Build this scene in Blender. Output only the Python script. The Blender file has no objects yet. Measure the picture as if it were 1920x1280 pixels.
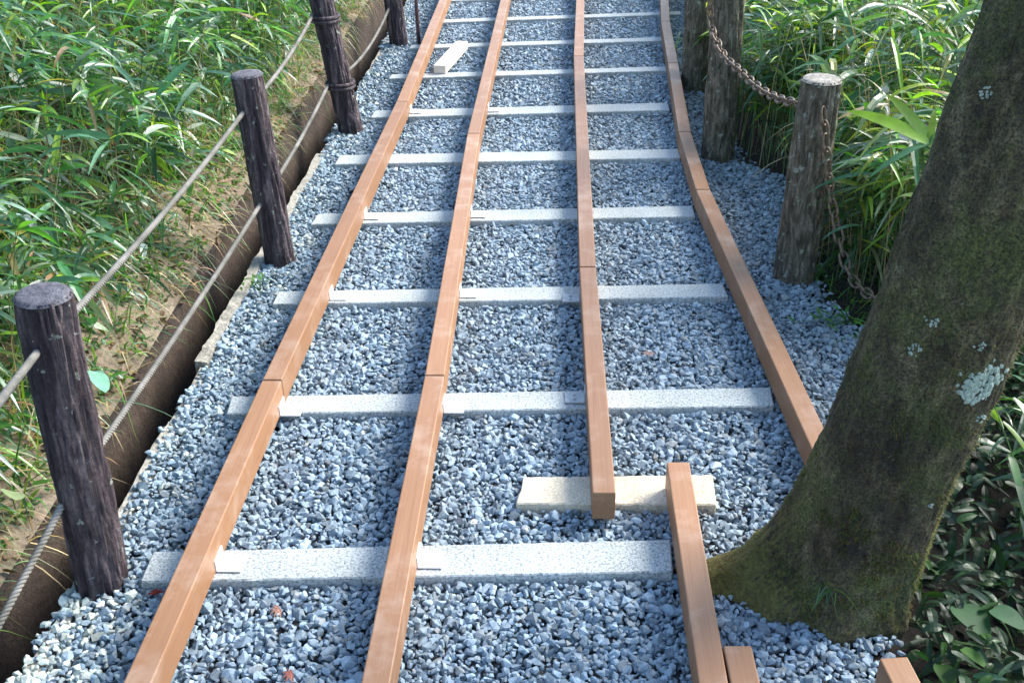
import bpy, bmesh, math, random
import numpy as np
from mathutils import Vector, Matrix, noise

R = math.radians
rng = np.random.default_rng(7)
random.seed(7)
scene = bpy.context.scene
COL = scene.collection

# ------------------------------------------------------------------ camera
FPX, ROLL, H = 2000.0, R(1.0), 1.6
TH = R(29.479)
c_, s_ = math.cos(TH), math.sin(TH)
cam_d = bpy.data.cameras.new('camera')
cam = bpy.data.objects.new('camera', cam_d)
COL.objects.link(cam)
right = Vector((1, 0, 0)); down = Vector((0, -s_, -c_)); fwd = Vector((0, c_, -s_))
cr = right * math.cos(ROLL) + down * math.sin(ROLL)
cdn = down * math.cos(ROLL) - right * math.sin(ROLL)
m = Matrix.Identity(4)
for i in range(3):
    m[i][0] = cr[i]; m[i][1] = -cdn[i]; m[i][2] = -fwd[i]
m.translation = (0, 0, H)
cam.matrix_world = m
cam_d.sensor_width = 36.0
cam_d.lens = FPX / 1920 * 36
cam_d.clip_end = 300
cam_d.clip_start = 0.02
scene.camera = cam

def ray(px, py):
    x, y = px - 960, py - 640
    d = cr * x + cdn * y + fwd * FPX
    return d
def G(px, py, z=0.0):                      # survey: point on the level z
    d = ray(px, py); t = (z - H) / d.z
    return Vector((d.x * t, d.y * t, z))
def AY(px, py, Y):                         # survey: point on the upright plane y = Y
    d = ray(px, py); t = Y / d.y
    return Vector((d.x * t, Y, H + d.z * t))

# ------------------------------------------------------------------ mesh helpers
def mesh_np(name, V, faces, mat, parent=None, col=None, smooth=False, loc=None):
    """V (n,3); faces: list of int arrays (m,k)"""
    V = np.asarray(V, dtype=np.float32)
    me = bpy.data.meshes.new(name)
    me.vertices.add(len(V)); me.vertices.foreach_set('co', V.ravel())
    tot = sum(f.size for f in faces); nf = sum(len(f) for f in faces)
    li = np.concatenate([f.ravel() for f in faces]).astype(np.int32)
    ls = np.concatenate([np.full(len(f), f.shape[1], np.int32) for f in faces])
    st = np.concatenate([[0], np.cumsum(ls)[:-1]]).astype(np.int32)
    me.loops.add(tot); me.loops.foreach_set('vertex_index', li)
    me.polygons.add(nf); me.polygons.foreach_set('loop_start', st)
    try: me.polygons.foreach_set('loop_total', ls)
    except Exception: pass
    me.polygons.foreach_set('use_smooth', np.full(nf, bool(smooth)))
    if col is not None:
        a = me.attributes.new('tint', 'FLOAT_COLOR', 'POINT')
        cc = np.ones((len(V), 4), np.float32); cc[:, :3] = col
        a.data.foreach_set('color', cc.ravel())
    me.update(calc_edges=True); me.validate()
    me.materials.append(mat)
    o = bpy.data.objects.new(name, me); COL.objects.link(o)
    if parent: o.parent = parent
    if loc: o.location = loc
    return o

class MB:
    def __init__(s): s.V = []; s.F = {}; s.n = 0; s.C = []
    def add(s, V, faces, col=None):
        V = np.asarray(V, np.float32).reshape(-1, 3)
        for f in faces:
            f = np.asarray(f, np.int64)
            s.F.setdefault(f.shape[1], []).append(f + s.n)
        s.V.append(V); s.n += len(V)
        if col is not None:
            c = np.asarray(col, np.float32)
            s.C.append(np.broadcast_to(c, (len(V), 3)) if c.ndim == 1 else c)
    def build(s, name, mat, parent=None, smooth=False, origin=None):
        V = np.concatenate(s.V)
        if origin is not None: V = V - np.array(origin, np.float32)
        F = [np.concatenate(v) for v in s.F.values()]
        col = np.concatenate(s.C) if s.C else None
        return mesh_np(name, V, F, mat, parent, col, smooth)

def frames(P):
    P = np.asarray(P, float); T = np.gradient(P, axis=0)
    T /= np.linalg.norm(T, axis=1)[:, None] + 1e-12
    ref = np.array([0, 0, 1.0]) if abs(T[0][2]) < .9 else np.array([0, 1.0, 0])
    U = np.zeros_like(P); u = ref - T[0] * ref.dot(T[0]); U[0] = u / np.linalg.norm(u)
    for i in range(1, len(P)):
        u = U[i-1] - T[i] * U[i-1].dot(T[i]); U[i] = u / (np.linalg.norm(u) + 1e-12)
    return P, T, U, np.cross(T, U)

def tube(P, rad, sides=8, cap=True):
    P, T, U, W = frames(P); n = len(P)
    rad = np.broadcast_to(np.asarray(rad, float), (n,))
    a = np.linspace(0, 2*np.pi, sides, endpoint=False)
    V = P[:, None] + rad[:, None, None] * (np.cos(a)[None, :, None]*U[:, None] + np.sin(a)[None, :, None]*W[:, None])
    i = np.arange(n-1)[:, None]*sides; j = np.arange(sides)[None]; k = (j+1) % sides
    F = np.stack([i+j, i+k, i+sides+k, i+sides+j], -1).reshape(-1, 4)
    fs = [F]
    if cap:
        fs.append(np.arange(sides)[::-1][None].copy()); fs.append((np.arange(sides)+(n-1)*sides)[None])
    return V.reshape(-1, 3), fs

def smoothline(pts, n):
    pts = np.array([tuple(p) for p in pts], float)
    d = np.concatenate([[0], np.cumsum(np.linalg.norm(np.diff(pts, axis=0), axis=1))])
    m_ = np.gradient(pts, d, axis=0)
    t = np.linspace(0, d[-1], n); k = np.clip(np.searchsorted(d, t, 'right')-1, 0, len(pts)-2)
    h = (d[k+1]-d[k])[:, None]; u = ((t-d[k])[:, None])/h
    return ((2*u**3-3*u**2+1)*pts[k] + (u**3-2*u**2+u)*h*m_[k] + (-2*u**3+3*u**2)*pts[k+1] + (u**3-u**2)*h*m_[k+1])

def tag(o, label=None, cat=None, group=None, kind=None):
    if label: o['label'] = label
    if cat: o['category'] = cat
    if group: o['group'] = group
    if kind: o['kind'] = kind
    return o
def empty(name, loc, label, cat, group=None):
    o = bpy.data.objects.new(name, None); COL.objects.link(o); o.location = loc
    o.empty_display_size = .05
    return tag(o, label, cat, group)

def bm_obj(name, bm, mat, parent=None, smooth=False):
    me = bpy.data.meshes.new(name); bm.to_mesh(me); bm.free()
    if smooth:
        for p in me.polygons: p.use_smooth = True
    me.materials.append(mat)
    o = bpy.data.objects.new(name, me); COL.objects.link(o)
    if parent: o.parent = parent
    return o

def vnoise(V, scale, seed=0.0):
    return np.array([noise.noise(Vector((v[0]*scale+seed, v[1]*scale+seed*.7, v[2]*scale-seed))) for v in V])

# ------------------------------------------------------------------ materials
def new_mat(name):
    mt = bpy.data.materials.new(name); mt.use_nodes = True
    nt = mt.node_tree; nt.nodes.clear()
    out = nt.nodes.new('ShaderNodeOutputMaterial')
    b = nt.nodes.new('ShaderNodeBsdfPrincipled')
    nt.links.new(b.outputs[0], out.inputs[0])
    return mt, nt, b, out
def N(nt, t, **kw):
    n = nt.nodes.new(t)
    for k, v in kw.items():
        if k.startswith('i_'):
            key = k[2:]; n.inputs[int(key) if key.isdigit() else key.replace('_', ' ')].default_value = v
        else: setattr(n, k, v)
    return n
def L(nt, a, b): nt.links.new(a, b)
def ramp(nt, src, stops):
    r = nt.nodes.new('ShaderNodeValToRGB'); e = r.color_ramp.elements
    while len(e) < len(stops): e.new(.5)
    for q, (p, c) in zip(e, stops):
        q.position = p; q.color = (*c, 1) if len(c) == 3 else c
    L(nt, src, r.inputs[0]); return r
def coords(nt, scale=(1, 1, 1)):
    t = N(nt, 'ShaderNodeTexCoord'); mp = N(nt, 'ShaderNodeMapping'); mp.inputs['Scale'].default_value = scale
    L(nt, t.outputs['Object'], mp.inputs[0]); return mp.outputs[0]
def tex(nt, vec, scale, detail=4, rough=.6, dist=0):
    n = N(nt, 'ShaderNodeTexNoise'); n.inputs['Scale'].default_value = scale
    n.inputs['Detail'].default_value = detail; n.inputs['Roughness'].default_value = rough
    n.inputs['Distortion'].default_value = dist
    L(nt, vec, n.inputs['Vector']); return n.outputs[0]
def mixc(nt, fac, a, b, mode='MIX'):
    m_ = N(nt, 'ShaderNodeMix', data_type='RGBA', blend_type=mode)
    for s, v in ((m_.inputs[0], fac), (m_.inputs[6], a), (m_.inputs[7], b)):
        if isinstance(v, (int, float)): s.default_value = v
        elif isinstance(v, tuple): s.default_value = (*v, 1)
        else: L(nt, v, s)
    return m_.outputs[2]
def bump(nt, b, h, strength=.5, dist=.01):
    n = N(nt, 'ShaderNodeBump'); n.inputs['Strength'].default_value = strength; n.inputs['Distance'].default_value = dist
    L(nt, h, n.inputs['Height']); L(nt, n.outputs[0], b.inputs['Normal'])

def mat_wood(name, dark, mid, light, wear=.5):
    mt, nt, b, _ = new_mat(name)
    oi = N(nt, 'ShaderNodeObjectInfo')
    vec = coords(nt, (1, 1, 1)); add = N(nt, 'ShaderNodeVectorMath', operation='ADD'); L(nt, vec, add.inputs[0])
    cmb = N(nt, 'ShaderNodeCombineXYZ'); ml = N(nt, 'ShaderNodeMath', operation='MULTIPLY'); ml.inputs[1].default_value = 17
    L(nt, oi.outputs['Random'], ml.inputs[0]); L(nt, ml.outputs[0], cmb.inputs[1]); L(nt, cmb.outputs[0], add.inputs[1])
    mp = N(nt, 'ShaderNodeMapping'); mp.inputs['Scale'].default_value = (60, 1.6, 60); L(nt, add.outputs[0], mp.inputs[0])
    g = tex(nt, mp.outputs[0], 2.0, 6, .65, .4)
    g2 = tex(nt, add.outputs[0], 7, 4, .7)
    r = ramp(nt, g, [(.25, dark), (.5, mid), (.8, light)])
    w = ramp(nt, g2, [(.5, (0, 0, 0)), (.72, (wear,)*3)])
    c = mixc(nt, w.outputs[0], r.outputs[0], (.55, .43, .34))
    hv = N(nt, 'ShaderNodeHueSaturation'); L(nt, c, hv.inputs['Color'])
    mr = N(nt, 'ShaderNodeMapRange'); mr.inputs[3].default_value = .76; mr.inputs[4].default_value = 1.2
    L(nt, oi.outputs['Random'], mr.inputs[0]); L(nt, mr.outputs[0], hv.inputs['Value'])
    L(nt, hv.outputs[0], b.inputs['Base Color'])
    b.inputs['Roughness'].default_value = .5
    bump(nt, b, g, .25, .002)
    return mt
M = {}
M['beam'] = mat_wood('red hardwood', (.25, .118, .053), (.298, .15, .071), (.345, .185, .093), .34)
M['whitewood'] = mat_wood('pale softwood', (.70, .62, .48), (.82, .76, .62), (.88, .84, .74), .0)

mt, nt, b, _ = new_mat('speckled stone'); M['stone'] = mt
v = coords(nt); oi = N(nt, 'ShaderNodeObjectInfo')
sp = tex(nt, v, 150, 3, .85); r = ramp(nt, sp, [(.37, (.15, .17, .175)), (.46, (.39, .425, .42)), (.6, (.60, .63, .615))])
lg = tex(nt, v, 5, 4, .65); r2 = ramp(nt, lg, [(.35, (.78, .79, .76)), (.65, (1, 1, 1))])
L(nt, mixc(nt, 1.0, r.outputs[0], r2.outputs[0], 'MULTIPLY'), b.inputs['Base Color']); b.inputs['Roughness'].default_value = .8
bump(nt, b, sp, .5, .003)
mt, nt, b, _ = new_mat('cream stone'); M['cream'] = mt
v = coords(nt); sp = tex(nt, v, 160, 3, .8)
r = ramp(nt, sp, [(.34, (.42, .36, .24)), (.5, (.66, .58, .43)), (.65, (.78, .71, .56))])
lg = tex(nt, v, 9, 4, .7); r2 = ramp(nt, lg, [(.3, (.72, .72, .74)), (.65, (1, 1, 1))])
L(nt, mixc(nt, 1.0, r.outputs[0], r2.outputs[0], 'MULTIPLY'), b.inputs['Base Color']); b.inputs['Roughness'].default_value = .8
bump(nt, b, sp, .5, .003)

mt, nt, b, _ = new_mat('gravel stone'); M['gravel'] = mt
at = N(nt, 'ShaderNodeAttribute', attribute_name='tint'); v = coords(nt)
n1 = tex(nt, v, 120, 4, .7); r = ramp(nt, n1, [(.3, (.62, .62, .64)), (.7, (1.15, 1.15, 1.15))])
L(nt, mixc(nt, 1.0, at.outputs[0], r.outputs[0], 'MULTIPLY'), b.inputs['Base Color']); b.inputs['Roughness'].default_value = .62
mt, nt, b, _ = new_mat('gravel bed'); M['bed'] = mt
v = coords(nt); n1 = tex(nt, v, 60, 6, .7); r = ramp(nt, n1, [(.3, (.05, .055, .065)), (.7, (.2, .21, .23))])
L(nt, r.outputs[0], b.inputs['Base Color']); b.inputs['Roughness'].default_value = .9; bump(nt, b, n1, 1, .02)

def mat_soil(name, a, bb, c, sc=6):
    mt, nt, b, _ = new_mat(name); v = coords(nt)
    n1 = tex(nt, v, sc, 8, .7); n2 = tex(nt, v, 55, 5, .75)
    r = ramp(nt, n1, [(.3, a), (.5, bb), (.7, c)])
    r2 = ramp(nt, n2, [(.3, (.5, .48, .45)), (.65, (1.15, 1.1, 1.05))])
    L(nt, mixc(nt, 1.0, r.outputs[0], r2.outputs[0], 'MULTIPLY'), b.inputs['Base Color'])
    b.inputs['Roughness'].default_value = .95; bump(nt, b, n2, .9, .015)
    return mt
M['soil'] = mat_soil('dry tan soil', (.16, .105, .06), (.32, .23, .145), (.42, .33, .23))
def add_humus_shade(mt):  # humus colour, with the shade in gaps under the plants painted in
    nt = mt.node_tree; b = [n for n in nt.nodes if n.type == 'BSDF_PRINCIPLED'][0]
    src = b.inputs['Base Color'].links[0].from_socket; a = N(nt, 'ShaderNodeAttribute', attribute_name='humus_shade')
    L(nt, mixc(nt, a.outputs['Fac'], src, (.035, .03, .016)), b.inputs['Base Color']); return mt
M['bank_soil'] = add_humus_shade(mat_soil('bank soil', (.13, .10, .068), (.25, .20, .143), (.34, .29, .222)))
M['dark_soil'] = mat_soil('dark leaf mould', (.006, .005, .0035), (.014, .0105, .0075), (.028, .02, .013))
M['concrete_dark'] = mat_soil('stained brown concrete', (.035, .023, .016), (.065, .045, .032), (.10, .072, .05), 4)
M['concrete'] = mat_soil('old concrete', (.22, .21, .17), (.4, .39, .34), (.52, .51, .46), 7)

def mat_bark(name, dark, mid, light, moss, mossamt, zs=.14, lich=.0, furrow=38):
    mt, nt, b, _ = new_mat(name)
    v = coords(nt, (1, 1, zs)); v1 = coords(nt)
    n1 = tex(nt, v, furrow, 6, .65, .6); n2 = tex(nt, v1, 7, 5, .7); n3 = tex(nt, v1, 90, 4, .7)
    r = ramp(nt, n1, [(.33, dark), (.5, mid), (.68, light)])
    mk = ramp(nt, n2, [(.62-mossamt*.35, (0, 0, 0)), (.75-mossamt*.3, (.85,)*3)])
    c = mixc(nt, mk.outputs[0], r.outputs[0], moss)
    if lich > 0:
        n4 = tex(nt, v1, 34, 3, .6); lk = ramp(nt, n4, [(.72-lich, (0, 0, 0)), (.745-lich, (.8,)*3)])
        c = mixc(nt, lk.outputs[0], c, (.36, .4, .33))
    r3 = ramp(nt, n3, [(.25, (.55, .55, .55)), (.7, (1.2, 1.2, 1.2))])
    L(nt, mixc(nt, 1.0, c, r3.outputs[0], 'MULTIPLY'), b.inputs['Base Color'])
    b.inputs['Roughness'].default_value = .85
    ad = N(nt, 'ShaderNodeMath', operation='ADD'); L(nt, n1, ad.inputs[0])
    m3 = N(nt, 'ShaderNodeMath', operation='MULTIPLY'); m3.inputs[1].default_value = .5; L(nt, n3, m3.inputs[0]); L(nt, m3.outputs[0], ad.inputs[1])
    bump(nt, b, ad.outputs[0], .9, .012)
    return mt
M['post_dark'] = mat_bark('dark purplish bark', (.02, .013, .017), (.07, .05, .056), (.21, .165, .165), (.06, .075, .05), .0, lich=.06)
M['post_top'] = mat_soil('worn grey post top', (.09, .09, .11), (.15, .15, .18), (.26, .26, .29), 20)
M['post_brown'] = mat_bark('pale brown bark', (.055, .047, .03), (.15, .128, .088), (.33, .29, .215), (.12, .125, .06), .16, lich=.09, furrow=60, zs=.26)
M['post_brown_top'] = mat_soil('pale cut post top', (.4, .37, .31), (.55, .51, .45), (.65, .61, .55), 40)
M['trunk'] = mat_bark('mossy smooth bark', (.026, .021, .011), (.066, .056, .027), (.145, .125, .07), (.068, .082, .02), .44, zs=.6, lich=.0, furrow=20)
nt = M['trunk'].node_tree; b = [n for n in nt.nodes if n.type == 'BSDF_PRINCIPLED'][0]; src = b.inputs['Base Color'].links[0].from_socket
ge = N(nt, 'ShaderNodeNewGeometry'); sx = N(nt, 'ShaderNodeSeparateXYZ'); L(nt, ge.outputs['True Normal'], sx.inputs[0])
v = coords(nt); n1 = tex(nt, v, 45, 5, .7); ad = N(nt, 'ShaderNodeMath', operation='MULTIPLY_ADD'); ad.inputs[1].default_value = .9
L(nt, n1, ad.inputs[0]); L(nt, sx.outputs[2], ad.inputs[2])
mk = ramp(nt, ad.outputs[0], [(.80, (0, 0, 0)), (1.05, (.9,)*3)]); mc = ramp(nt, tex(nt, v, 110, 4, .7), [(.3, (.035, .038, .006)), (.7, (.16, .145, .03))])
n5 = tex(nt, v, 60, 6, .8); lk = ramp(nt, n5, [(.60, (0, 0, 0)), (.68, (.6,)*3)])
n6 = tex(nt, v, 200, 3, .8); r6 = ramp(nt, n6, [(.36, (.25, .25, .23)), (.5, (1, 1, 1)), (.64, (1.9, 1.9, 1.75))])
src = mixc(nt, 1.0, src, r6.outputs[0], 'MULTIPLY')
r7 = ramp(nt, tex(nt, v, 3.2, 3, .6), [(.36, (.5, .48, .46)), (.62, (1.25, 1.25, 1.2))]); src = mixc(nt, 1.0, src, r7.outputs[0], 'MULTIPLY')
cc = mixc(nt, lk.outputs[0], src, (.2, .215, .15))
L(nt, mixc(nt, mk.outputs[0], cc, mc.outputs[0]), b.inputs['Base Color'])
M['limb'] = M['trunk']
mt, nt, b, _ = new_mat('moss cushion'); M['moss'] = mt
v = coords(nt); n1 = tex(nt, v, 70, 4, .7); r = ramp(nt, n1, [(.3, (.04, .045, .008)), (.7, (.17, .16, .03))])
L(nt, r.outputs[0], b.inputs['Base Color']); b.inputs['Roughness'].default_value = .95; bump(nt, b, n1, 1, .01)
mt, nt, b, _ = new_mat('pale lichen'); M['lichen'] = mt
v = coords(nt); n1 = tex(nt, v, 150, 4, .7); r = ramp(nt, n1, [(.3, (.2, .27, .2)), (.6, (.46, .54, .45))])
L(nt, r.outputs[0], b.inputs['Base Color']); b.inputs['Roughness'].default_value = .95; bump(nt, b, n1, 1, .004)

mt, nt, b, _ = new_mat('weathered rope fibre'); M['rope'] = mt
v = coords(nt); n1 = tex(nt, v, 9, 5, .7); n2 = tex(nt, v, 400, 2, .5)
r = ramp(nt, n1, [(.3, (.10, .10, .08)), (.5, (.19, .18, .155)), (.72, (.32, .30, .27))])
L(nt, r.outputs[0], b.inputs['Base Color']); b.inputs['Roughness'].default_value = .9; bump(nt, b, n2, .6, .001)
mt, nt, b, _ = new_mat('rusty chain steel'); M['chain'] = mt
v = coords(nt); n1 = tex(nt, v, 60, 5, .7); r = ramp(nt, n1, [(.3, (.07, .045, .03)), (.55, (.22, .16, .115)), (.75, (.4, .35, .3))])
L(nt, r.outputs[0], b.inputs['Base Color']); b.inputs['Roughness'].default_value = .5; b.inputs['Metallic'].default_value = .35
mt, nt, b, _ = new_mat('galvanised steel'); M['steel'] = mt
v = coords(nt); n1 = tex(nt, v, 40, 4, .7); r = ramp(nt, n1, [(.3, (.8, .81, .82)), (.7, (.93, .93, .93))])
L(nt, r.outputs[0], b.inputs['Base Color']); b.inputs['Roughness'].default_value = .42; b.inputs['Metallic'].default_value = .35
mt, nt, b, _ = new_mat('dull zinc'); M['steel_dull'] = mt
v = coords(nt); n1 = tex(nt, v, 90, 4, .7); r = ramp(nt, n1, [(.3, (.3, .32, .33)), (.7, (.5, .52, .52))])
L(nt, r.outputs[0], b.inputs['Base Color']); b.inputs['Roughness'].default_value = .6; b.inputs['Metallic'].default_value = .2
mt, nt, b, _ = new_mat('dark iron'); M['iron'] = mt
v = coords(nt); n1 = tex(nt, v, 60, 4, .7); r = ramp(nt, n1, [(.3, (.06, .03, .035)), (.7, (.17, .09, .1))])
L(nt, r.outputs[0], b.inputs['Base Color']); b.inputs['Roughness'].default_value = .7

def mat_leaf(name, gloss=.38, trans=.35, spec=.5):
    mt, nt, b, out = new_mat(name)
    at = N(nt, 'ShaderNodeAttribute', attribute_name='tint'); v = coords(nt)
    n1 = tex(nt, v, 25, 4, .6); r = ramp(nt, n1, [(.3, (.75, .75, .75)), (.7, (1.2, 1.2, 1.15))])
    c = mixc(nt, 1.0, at.outputs[0], r.outputs[0], 'MULTIPLY')
    L(nt, c, b.inputs['Base Color']); b.inputs['Roughness'].default_value = gloss
    b.inputs['Specular IOR Level'].default_value = spec
    tr = N(nt, 'ShaderNodeBsdfTranslucent')
    tc = mixc(nt, 1.0, c, (1.5, 1.6, .6), 'MULTIPLY'); L(nt, tc, tr.inputs[0])
    mx = N(nt, 'ShaderNodeMixShader'); mx.inputs[0].default_value = trans
    L(nt, b.outputs[0], mx.inputs[1]); L(nt, tr.outputs[0], mx.inputs[2]); L(nt, mx.outputs[0], out.inputs[0])
    return mt
M['leaf'] = mat_leaf('glossy bamboo grass leaf', .31, .47, .9)
M['grass'] = mat_leaf('grass blade', .45, .35, .5)
M['straw'] = mat_leaf('dry straw', .7, .25, .3)
M['broad'] = mat_leaf('broad soft leaf', .6, .3, .2)

# ------------------------------------------------------------------ site lines
LIP_PX = [(17, 1280), (90, 1180), (133, 1112), (227, 935), (283, 850), (380, 684), (430, 592), (480, 508), (550, 372), (630, 247), (673, 156), (727, 76)]
GZ = -.018
lip = np.array([tuple(G(x, y, GZ)) for x, y in LIP_PX])
pf = np.polyfit(lip[:, 1], lip[:, 0], 2)
def lip_x(y): return np.polyval(pf, np.asarray(y, float))
DW = .15
def wall_x(y): return lip_x(y) - DW
def wall_top(y): return np.interp(y, [0, 1.2, 2.5, 4.5, 9], [-.05, -.04, -.015, .09, .16])
RB_PX = [(1690, 1238), (1640, 1262)]
RB = [(.74, -.6), (.74, 1.2), (.73, 1.5), (.75, 1.62), (.76, 1.95), (.86, 2.25), tuple(G(1640, 690, GZ)[:2]), tuple(G(1628, 640, GZ)[:2]), tuple(G(1585, 588, GZ)[:2]),
      tuple(G(1530, 540, GZ)[:2]), tuple(G(1500, 450, GZ)[:2]), tuple(G(1475, 335, GZ)[:2]), tuple(G(1385, 300, GZ)[:2]),
      tuple(G(1310, 150, GZ)[:2]), tuple(G(1290, 60, GZ)[:2]), tuple(G(1284, 0, GZ)[:2]), (1.35, 9.0), (1.5, 11)]
RBy = np.array([p[1] for p in RB]); RBx = np.array([p[0] for p in RB])
def rb_x(y): return np.interp(y, RBy, RBx)
def bank_z(x, y):
    s = np.maximum(wall_x(y) - x, 0)
    z = wall_top(y) + np.where(s < .45, .62*s, .279 + .52*(s-.45))
    z = np.where(s > 8, wall_top(y) + .279 + .52*7.55 + .2*(s-8), z)
    return z + .05*np.sin(x*3.1+y*1.7)*np.clip(s*2, 0, 1) + .03*np.sin(x*7.3-y*5.1)*np.clip(s*2, 0, 1)
def right_z(x, y):
    d = np.maximum(x - rb_x(y), 0)
    return GZ - .03 - .16*np.clip(d, 0, .8)*np.clip((2.6-y)/1.2, 0, 1) + .02*np.sin(x*5+y*3)*np.clip(d*3, 0, 1) + .06*np.clip(d, 0, 30)*np.clip((y-2.5), 0, 1)

# ---- setting sheets
def sheet(name, xs_fn, ys, us, zfn, mat, label_kind='structure'):
    V = []
    for y in ys:
        xs = xs_fn(y, us); V.append(np.stack([xs, np.full_like(xs, y), zfn(xs, np.full_like(xs, y))], -1))
    V = np.array(V); ny, nx = V.shape[:2]
    i = np.arange(ny-1)[:, None]*nx; j = np.arange(nx-1)[None]
    F = np.stack([i+j, i+j+1, i+nx+j+1, i+nx+j], -1).reshape(-1, 4)
    o = mesh_np(name, V.reshape(-1, 3), [F], mat, smooth=True)
    o['kind'] = label_kind; return o
ys = np.concatenate([np.linspace(-8, 0, 8)[:-1], np.linspace(0, 10, 110), np.linspace(10, 60, 20)[1:]])
u = np.linspace(0, 1, 70)**2.4
clampy = lambda y: np.clip(y, .2, 9.5)
lipc = lambda y: float(lip_x(clampy(y)))
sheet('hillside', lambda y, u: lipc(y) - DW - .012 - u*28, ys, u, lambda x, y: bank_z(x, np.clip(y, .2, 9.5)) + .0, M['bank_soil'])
hv = bpy.data.objects['hillside'].data; at_ = hv.attributes.new('humus_shade', 'FLOAT', 'POINT')
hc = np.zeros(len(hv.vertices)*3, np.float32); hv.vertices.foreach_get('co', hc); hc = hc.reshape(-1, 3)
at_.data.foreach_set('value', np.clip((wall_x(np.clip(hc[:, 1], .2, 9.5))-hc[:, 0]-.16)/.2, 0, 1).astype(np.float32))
sheet('path', lambda y, u: lipc(y) + .0 + u*(float(rb_x(y))-lipc(y)), ys, np.linspace(0, 1, 24), lambda x, y: x*0 + GZ - .028, M['bed'])
sheet('ground', lambda y, u: float(rb_x(y)) - .05 + u*28, ys, u, lambda x, y: right_z(x, y) + .012, M['dark_soil'])

# ---- gutter
gt = empty('drainage_gutter', (float(lip_x(3)), 3, 0), 'narrow dark concrete gutter running between the gravel path and the grassy bank', 'gutter')
go = np.array(gt.location)
gy = np.linspace(-.3, 10, 110)
def prism_y(name, prof_fn, yy, mat, sm=False):
    P = np.array([[(px, y, pz) for px, pz in prof_fn(y)] for y in yy]); k = P.shape[1]; n = len(yy)
    i = np.arange(n-1)[:, None]*k; j = np.arange(k)[None]; jj = (j+1) % k
    F = np.stack([i+j, i+k+j, i+k+jj, i+jj], -1).reshape(-1, 4)
    caps = [np.arange(k)[None].copy(), (np.arange(k)+(n-1)*k)[::-1][None].copy()]
    return mesh_np(name, P.reshape(-1, 3)-go, [F]+caps, mat, gt, smooth=sm)
def jit(y, a=.004, f=9): return a*(noise.noise(Vector((y*f, 3.3, 1.7))) + .6*noise.noise(Vector((y*f*4, 1, 9))))
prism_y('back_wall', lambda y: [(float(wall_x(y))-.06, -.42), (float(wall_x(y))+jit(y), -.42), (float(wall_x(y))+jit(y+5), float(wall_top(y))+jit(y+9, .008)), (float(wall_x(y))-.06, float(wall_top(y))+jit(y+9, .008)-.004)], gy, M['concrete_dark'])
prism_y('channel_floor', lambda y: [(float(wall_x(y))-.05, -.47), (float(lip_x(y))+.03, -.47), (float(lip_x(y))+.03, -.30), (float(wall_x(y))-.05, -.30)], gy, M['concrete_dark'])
edges = [-.3, 1.15, float(G(378, 684, GZ).y), 3.45, 4.6, 5.8, 7.1, 8.4, 10]
for a, bq in zip(edges[:-1], edges[1:]):
    off = {1: .012, 2: -.004}.get(edges.index(a), random.uniform(-.006, .01))
    yy = np.linspace(a+.004, bq-.004, 40); cz = {1: -.022, 2: -.006, 3: -.01}.get(edges.index(a), -.026)
    prism_y('curb_stone', lambda y: [(float(lip_x(y))-.018+off+jit(y, .007), -.42), (float(lip_x(y))+.02+off, -.42), (float(lip_x(y))+.02+off+jit(y+2, .008), cz-.004+jit(y+4, .006)), (float(lip_x(y))-.012+off+jit(y+7, .01), cz+jit(y+5, .008))], yy, M['concrete'])

# ------------------------------------------------------------------ timber beams
def box_bm(sx, sy, sz, bev=.003, cuts=0):
    bm = bmesh.new(); bmesh.ops.create_cube(bm, size=1)
    bmesh.ops.scale(bm, vec=(sx, sy, sz), verts=bm.verts)
    if bev: bmesh.ops.bevel(bm, geom=list(bm.edges), offset=bev, segments=2, affect='EDGES', profile=.5)
    return bm
BW, BH = .054, .078
BEAMS = {}
def beam(key, p, q, label, w=BW, h=BH, z0=.0, gap=.006, name='wooden_beam', group='red timber beams laid along the path'):
    p = Vector((p[0], p[1], 0)); q = Vector((q[0], q[1], 0)); d = (q-p); ln = d.length - gap
    c = (p+q)/2; c.z = z0 + h/2
    t = empty(name, (c.x, c.y, z0), label, 'beam', group)
    t.rotation_euler.z = math.atan2(-d.x, d.y)
    bm = box_bm(w, ln, h); bmesh.ops.translate(bm, vec=(0, 0, h/2), verts=bm.verts)
    o = bm_obj('timber', bm, M['beam'], t)
    BEAMS[key] = (t, p, q); return t
def bracket(key, y, side):
    t, p, q = BEAMS[key]; d = (q-p).normalized(); f = (y-p.y)/(q.y-p.y); c = p.lerp(q, f)
    loc = (c - (p+q)/2); along = loc.dot(d)
    bm = bmesh.new()
    for sx, sz, ox, oz in ((.056, .003, BW/2+.028, .0035), (.003, .03, BW/2+.0015, .0165)):
        r = bmesh.ops.create_cube(bm, size=1)
        bmesh.ops.scale(bm, vec=(sx, .055, sz), verts=r['verts'])
        bmesh.ops.translate(bm, vec=(side*ox, along, oz), verts=r['verts'])
    for oy in (-.011, .011):
        r = bmesh.ops.create_cone(bm, segments=10, radius1=.005, radius2=.004, depth=.004, cap_ends=True)
        bmesh.ops.translate(bm, vec=(side*(BW/2+.03), along+oy, .007), verts=r['verts'])
    bm_obj('angle_bracket', bm, M['steel'] if side > 0 else M['steel_dull'], t)
TZ = BH
g2 = lambda px, py: tuple(G(px, py, TZ)[:2])
def ext(p, q, y): f = (y-p[1])/(q[1]-p[1]); return (p[0]+(q[0]-p[0])*f, y)
a, b1 = g2(257, 1280), g2(510, 712)
beam('r1a', ext(a, b1, .9), b1, 'long leftmost beam, its near piece, running off the bottom of the view')
c1 = g2(754, 190); beam('r1b', b1, c1, 'middle piece of the leftmost beam, between its two joints')
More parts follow.
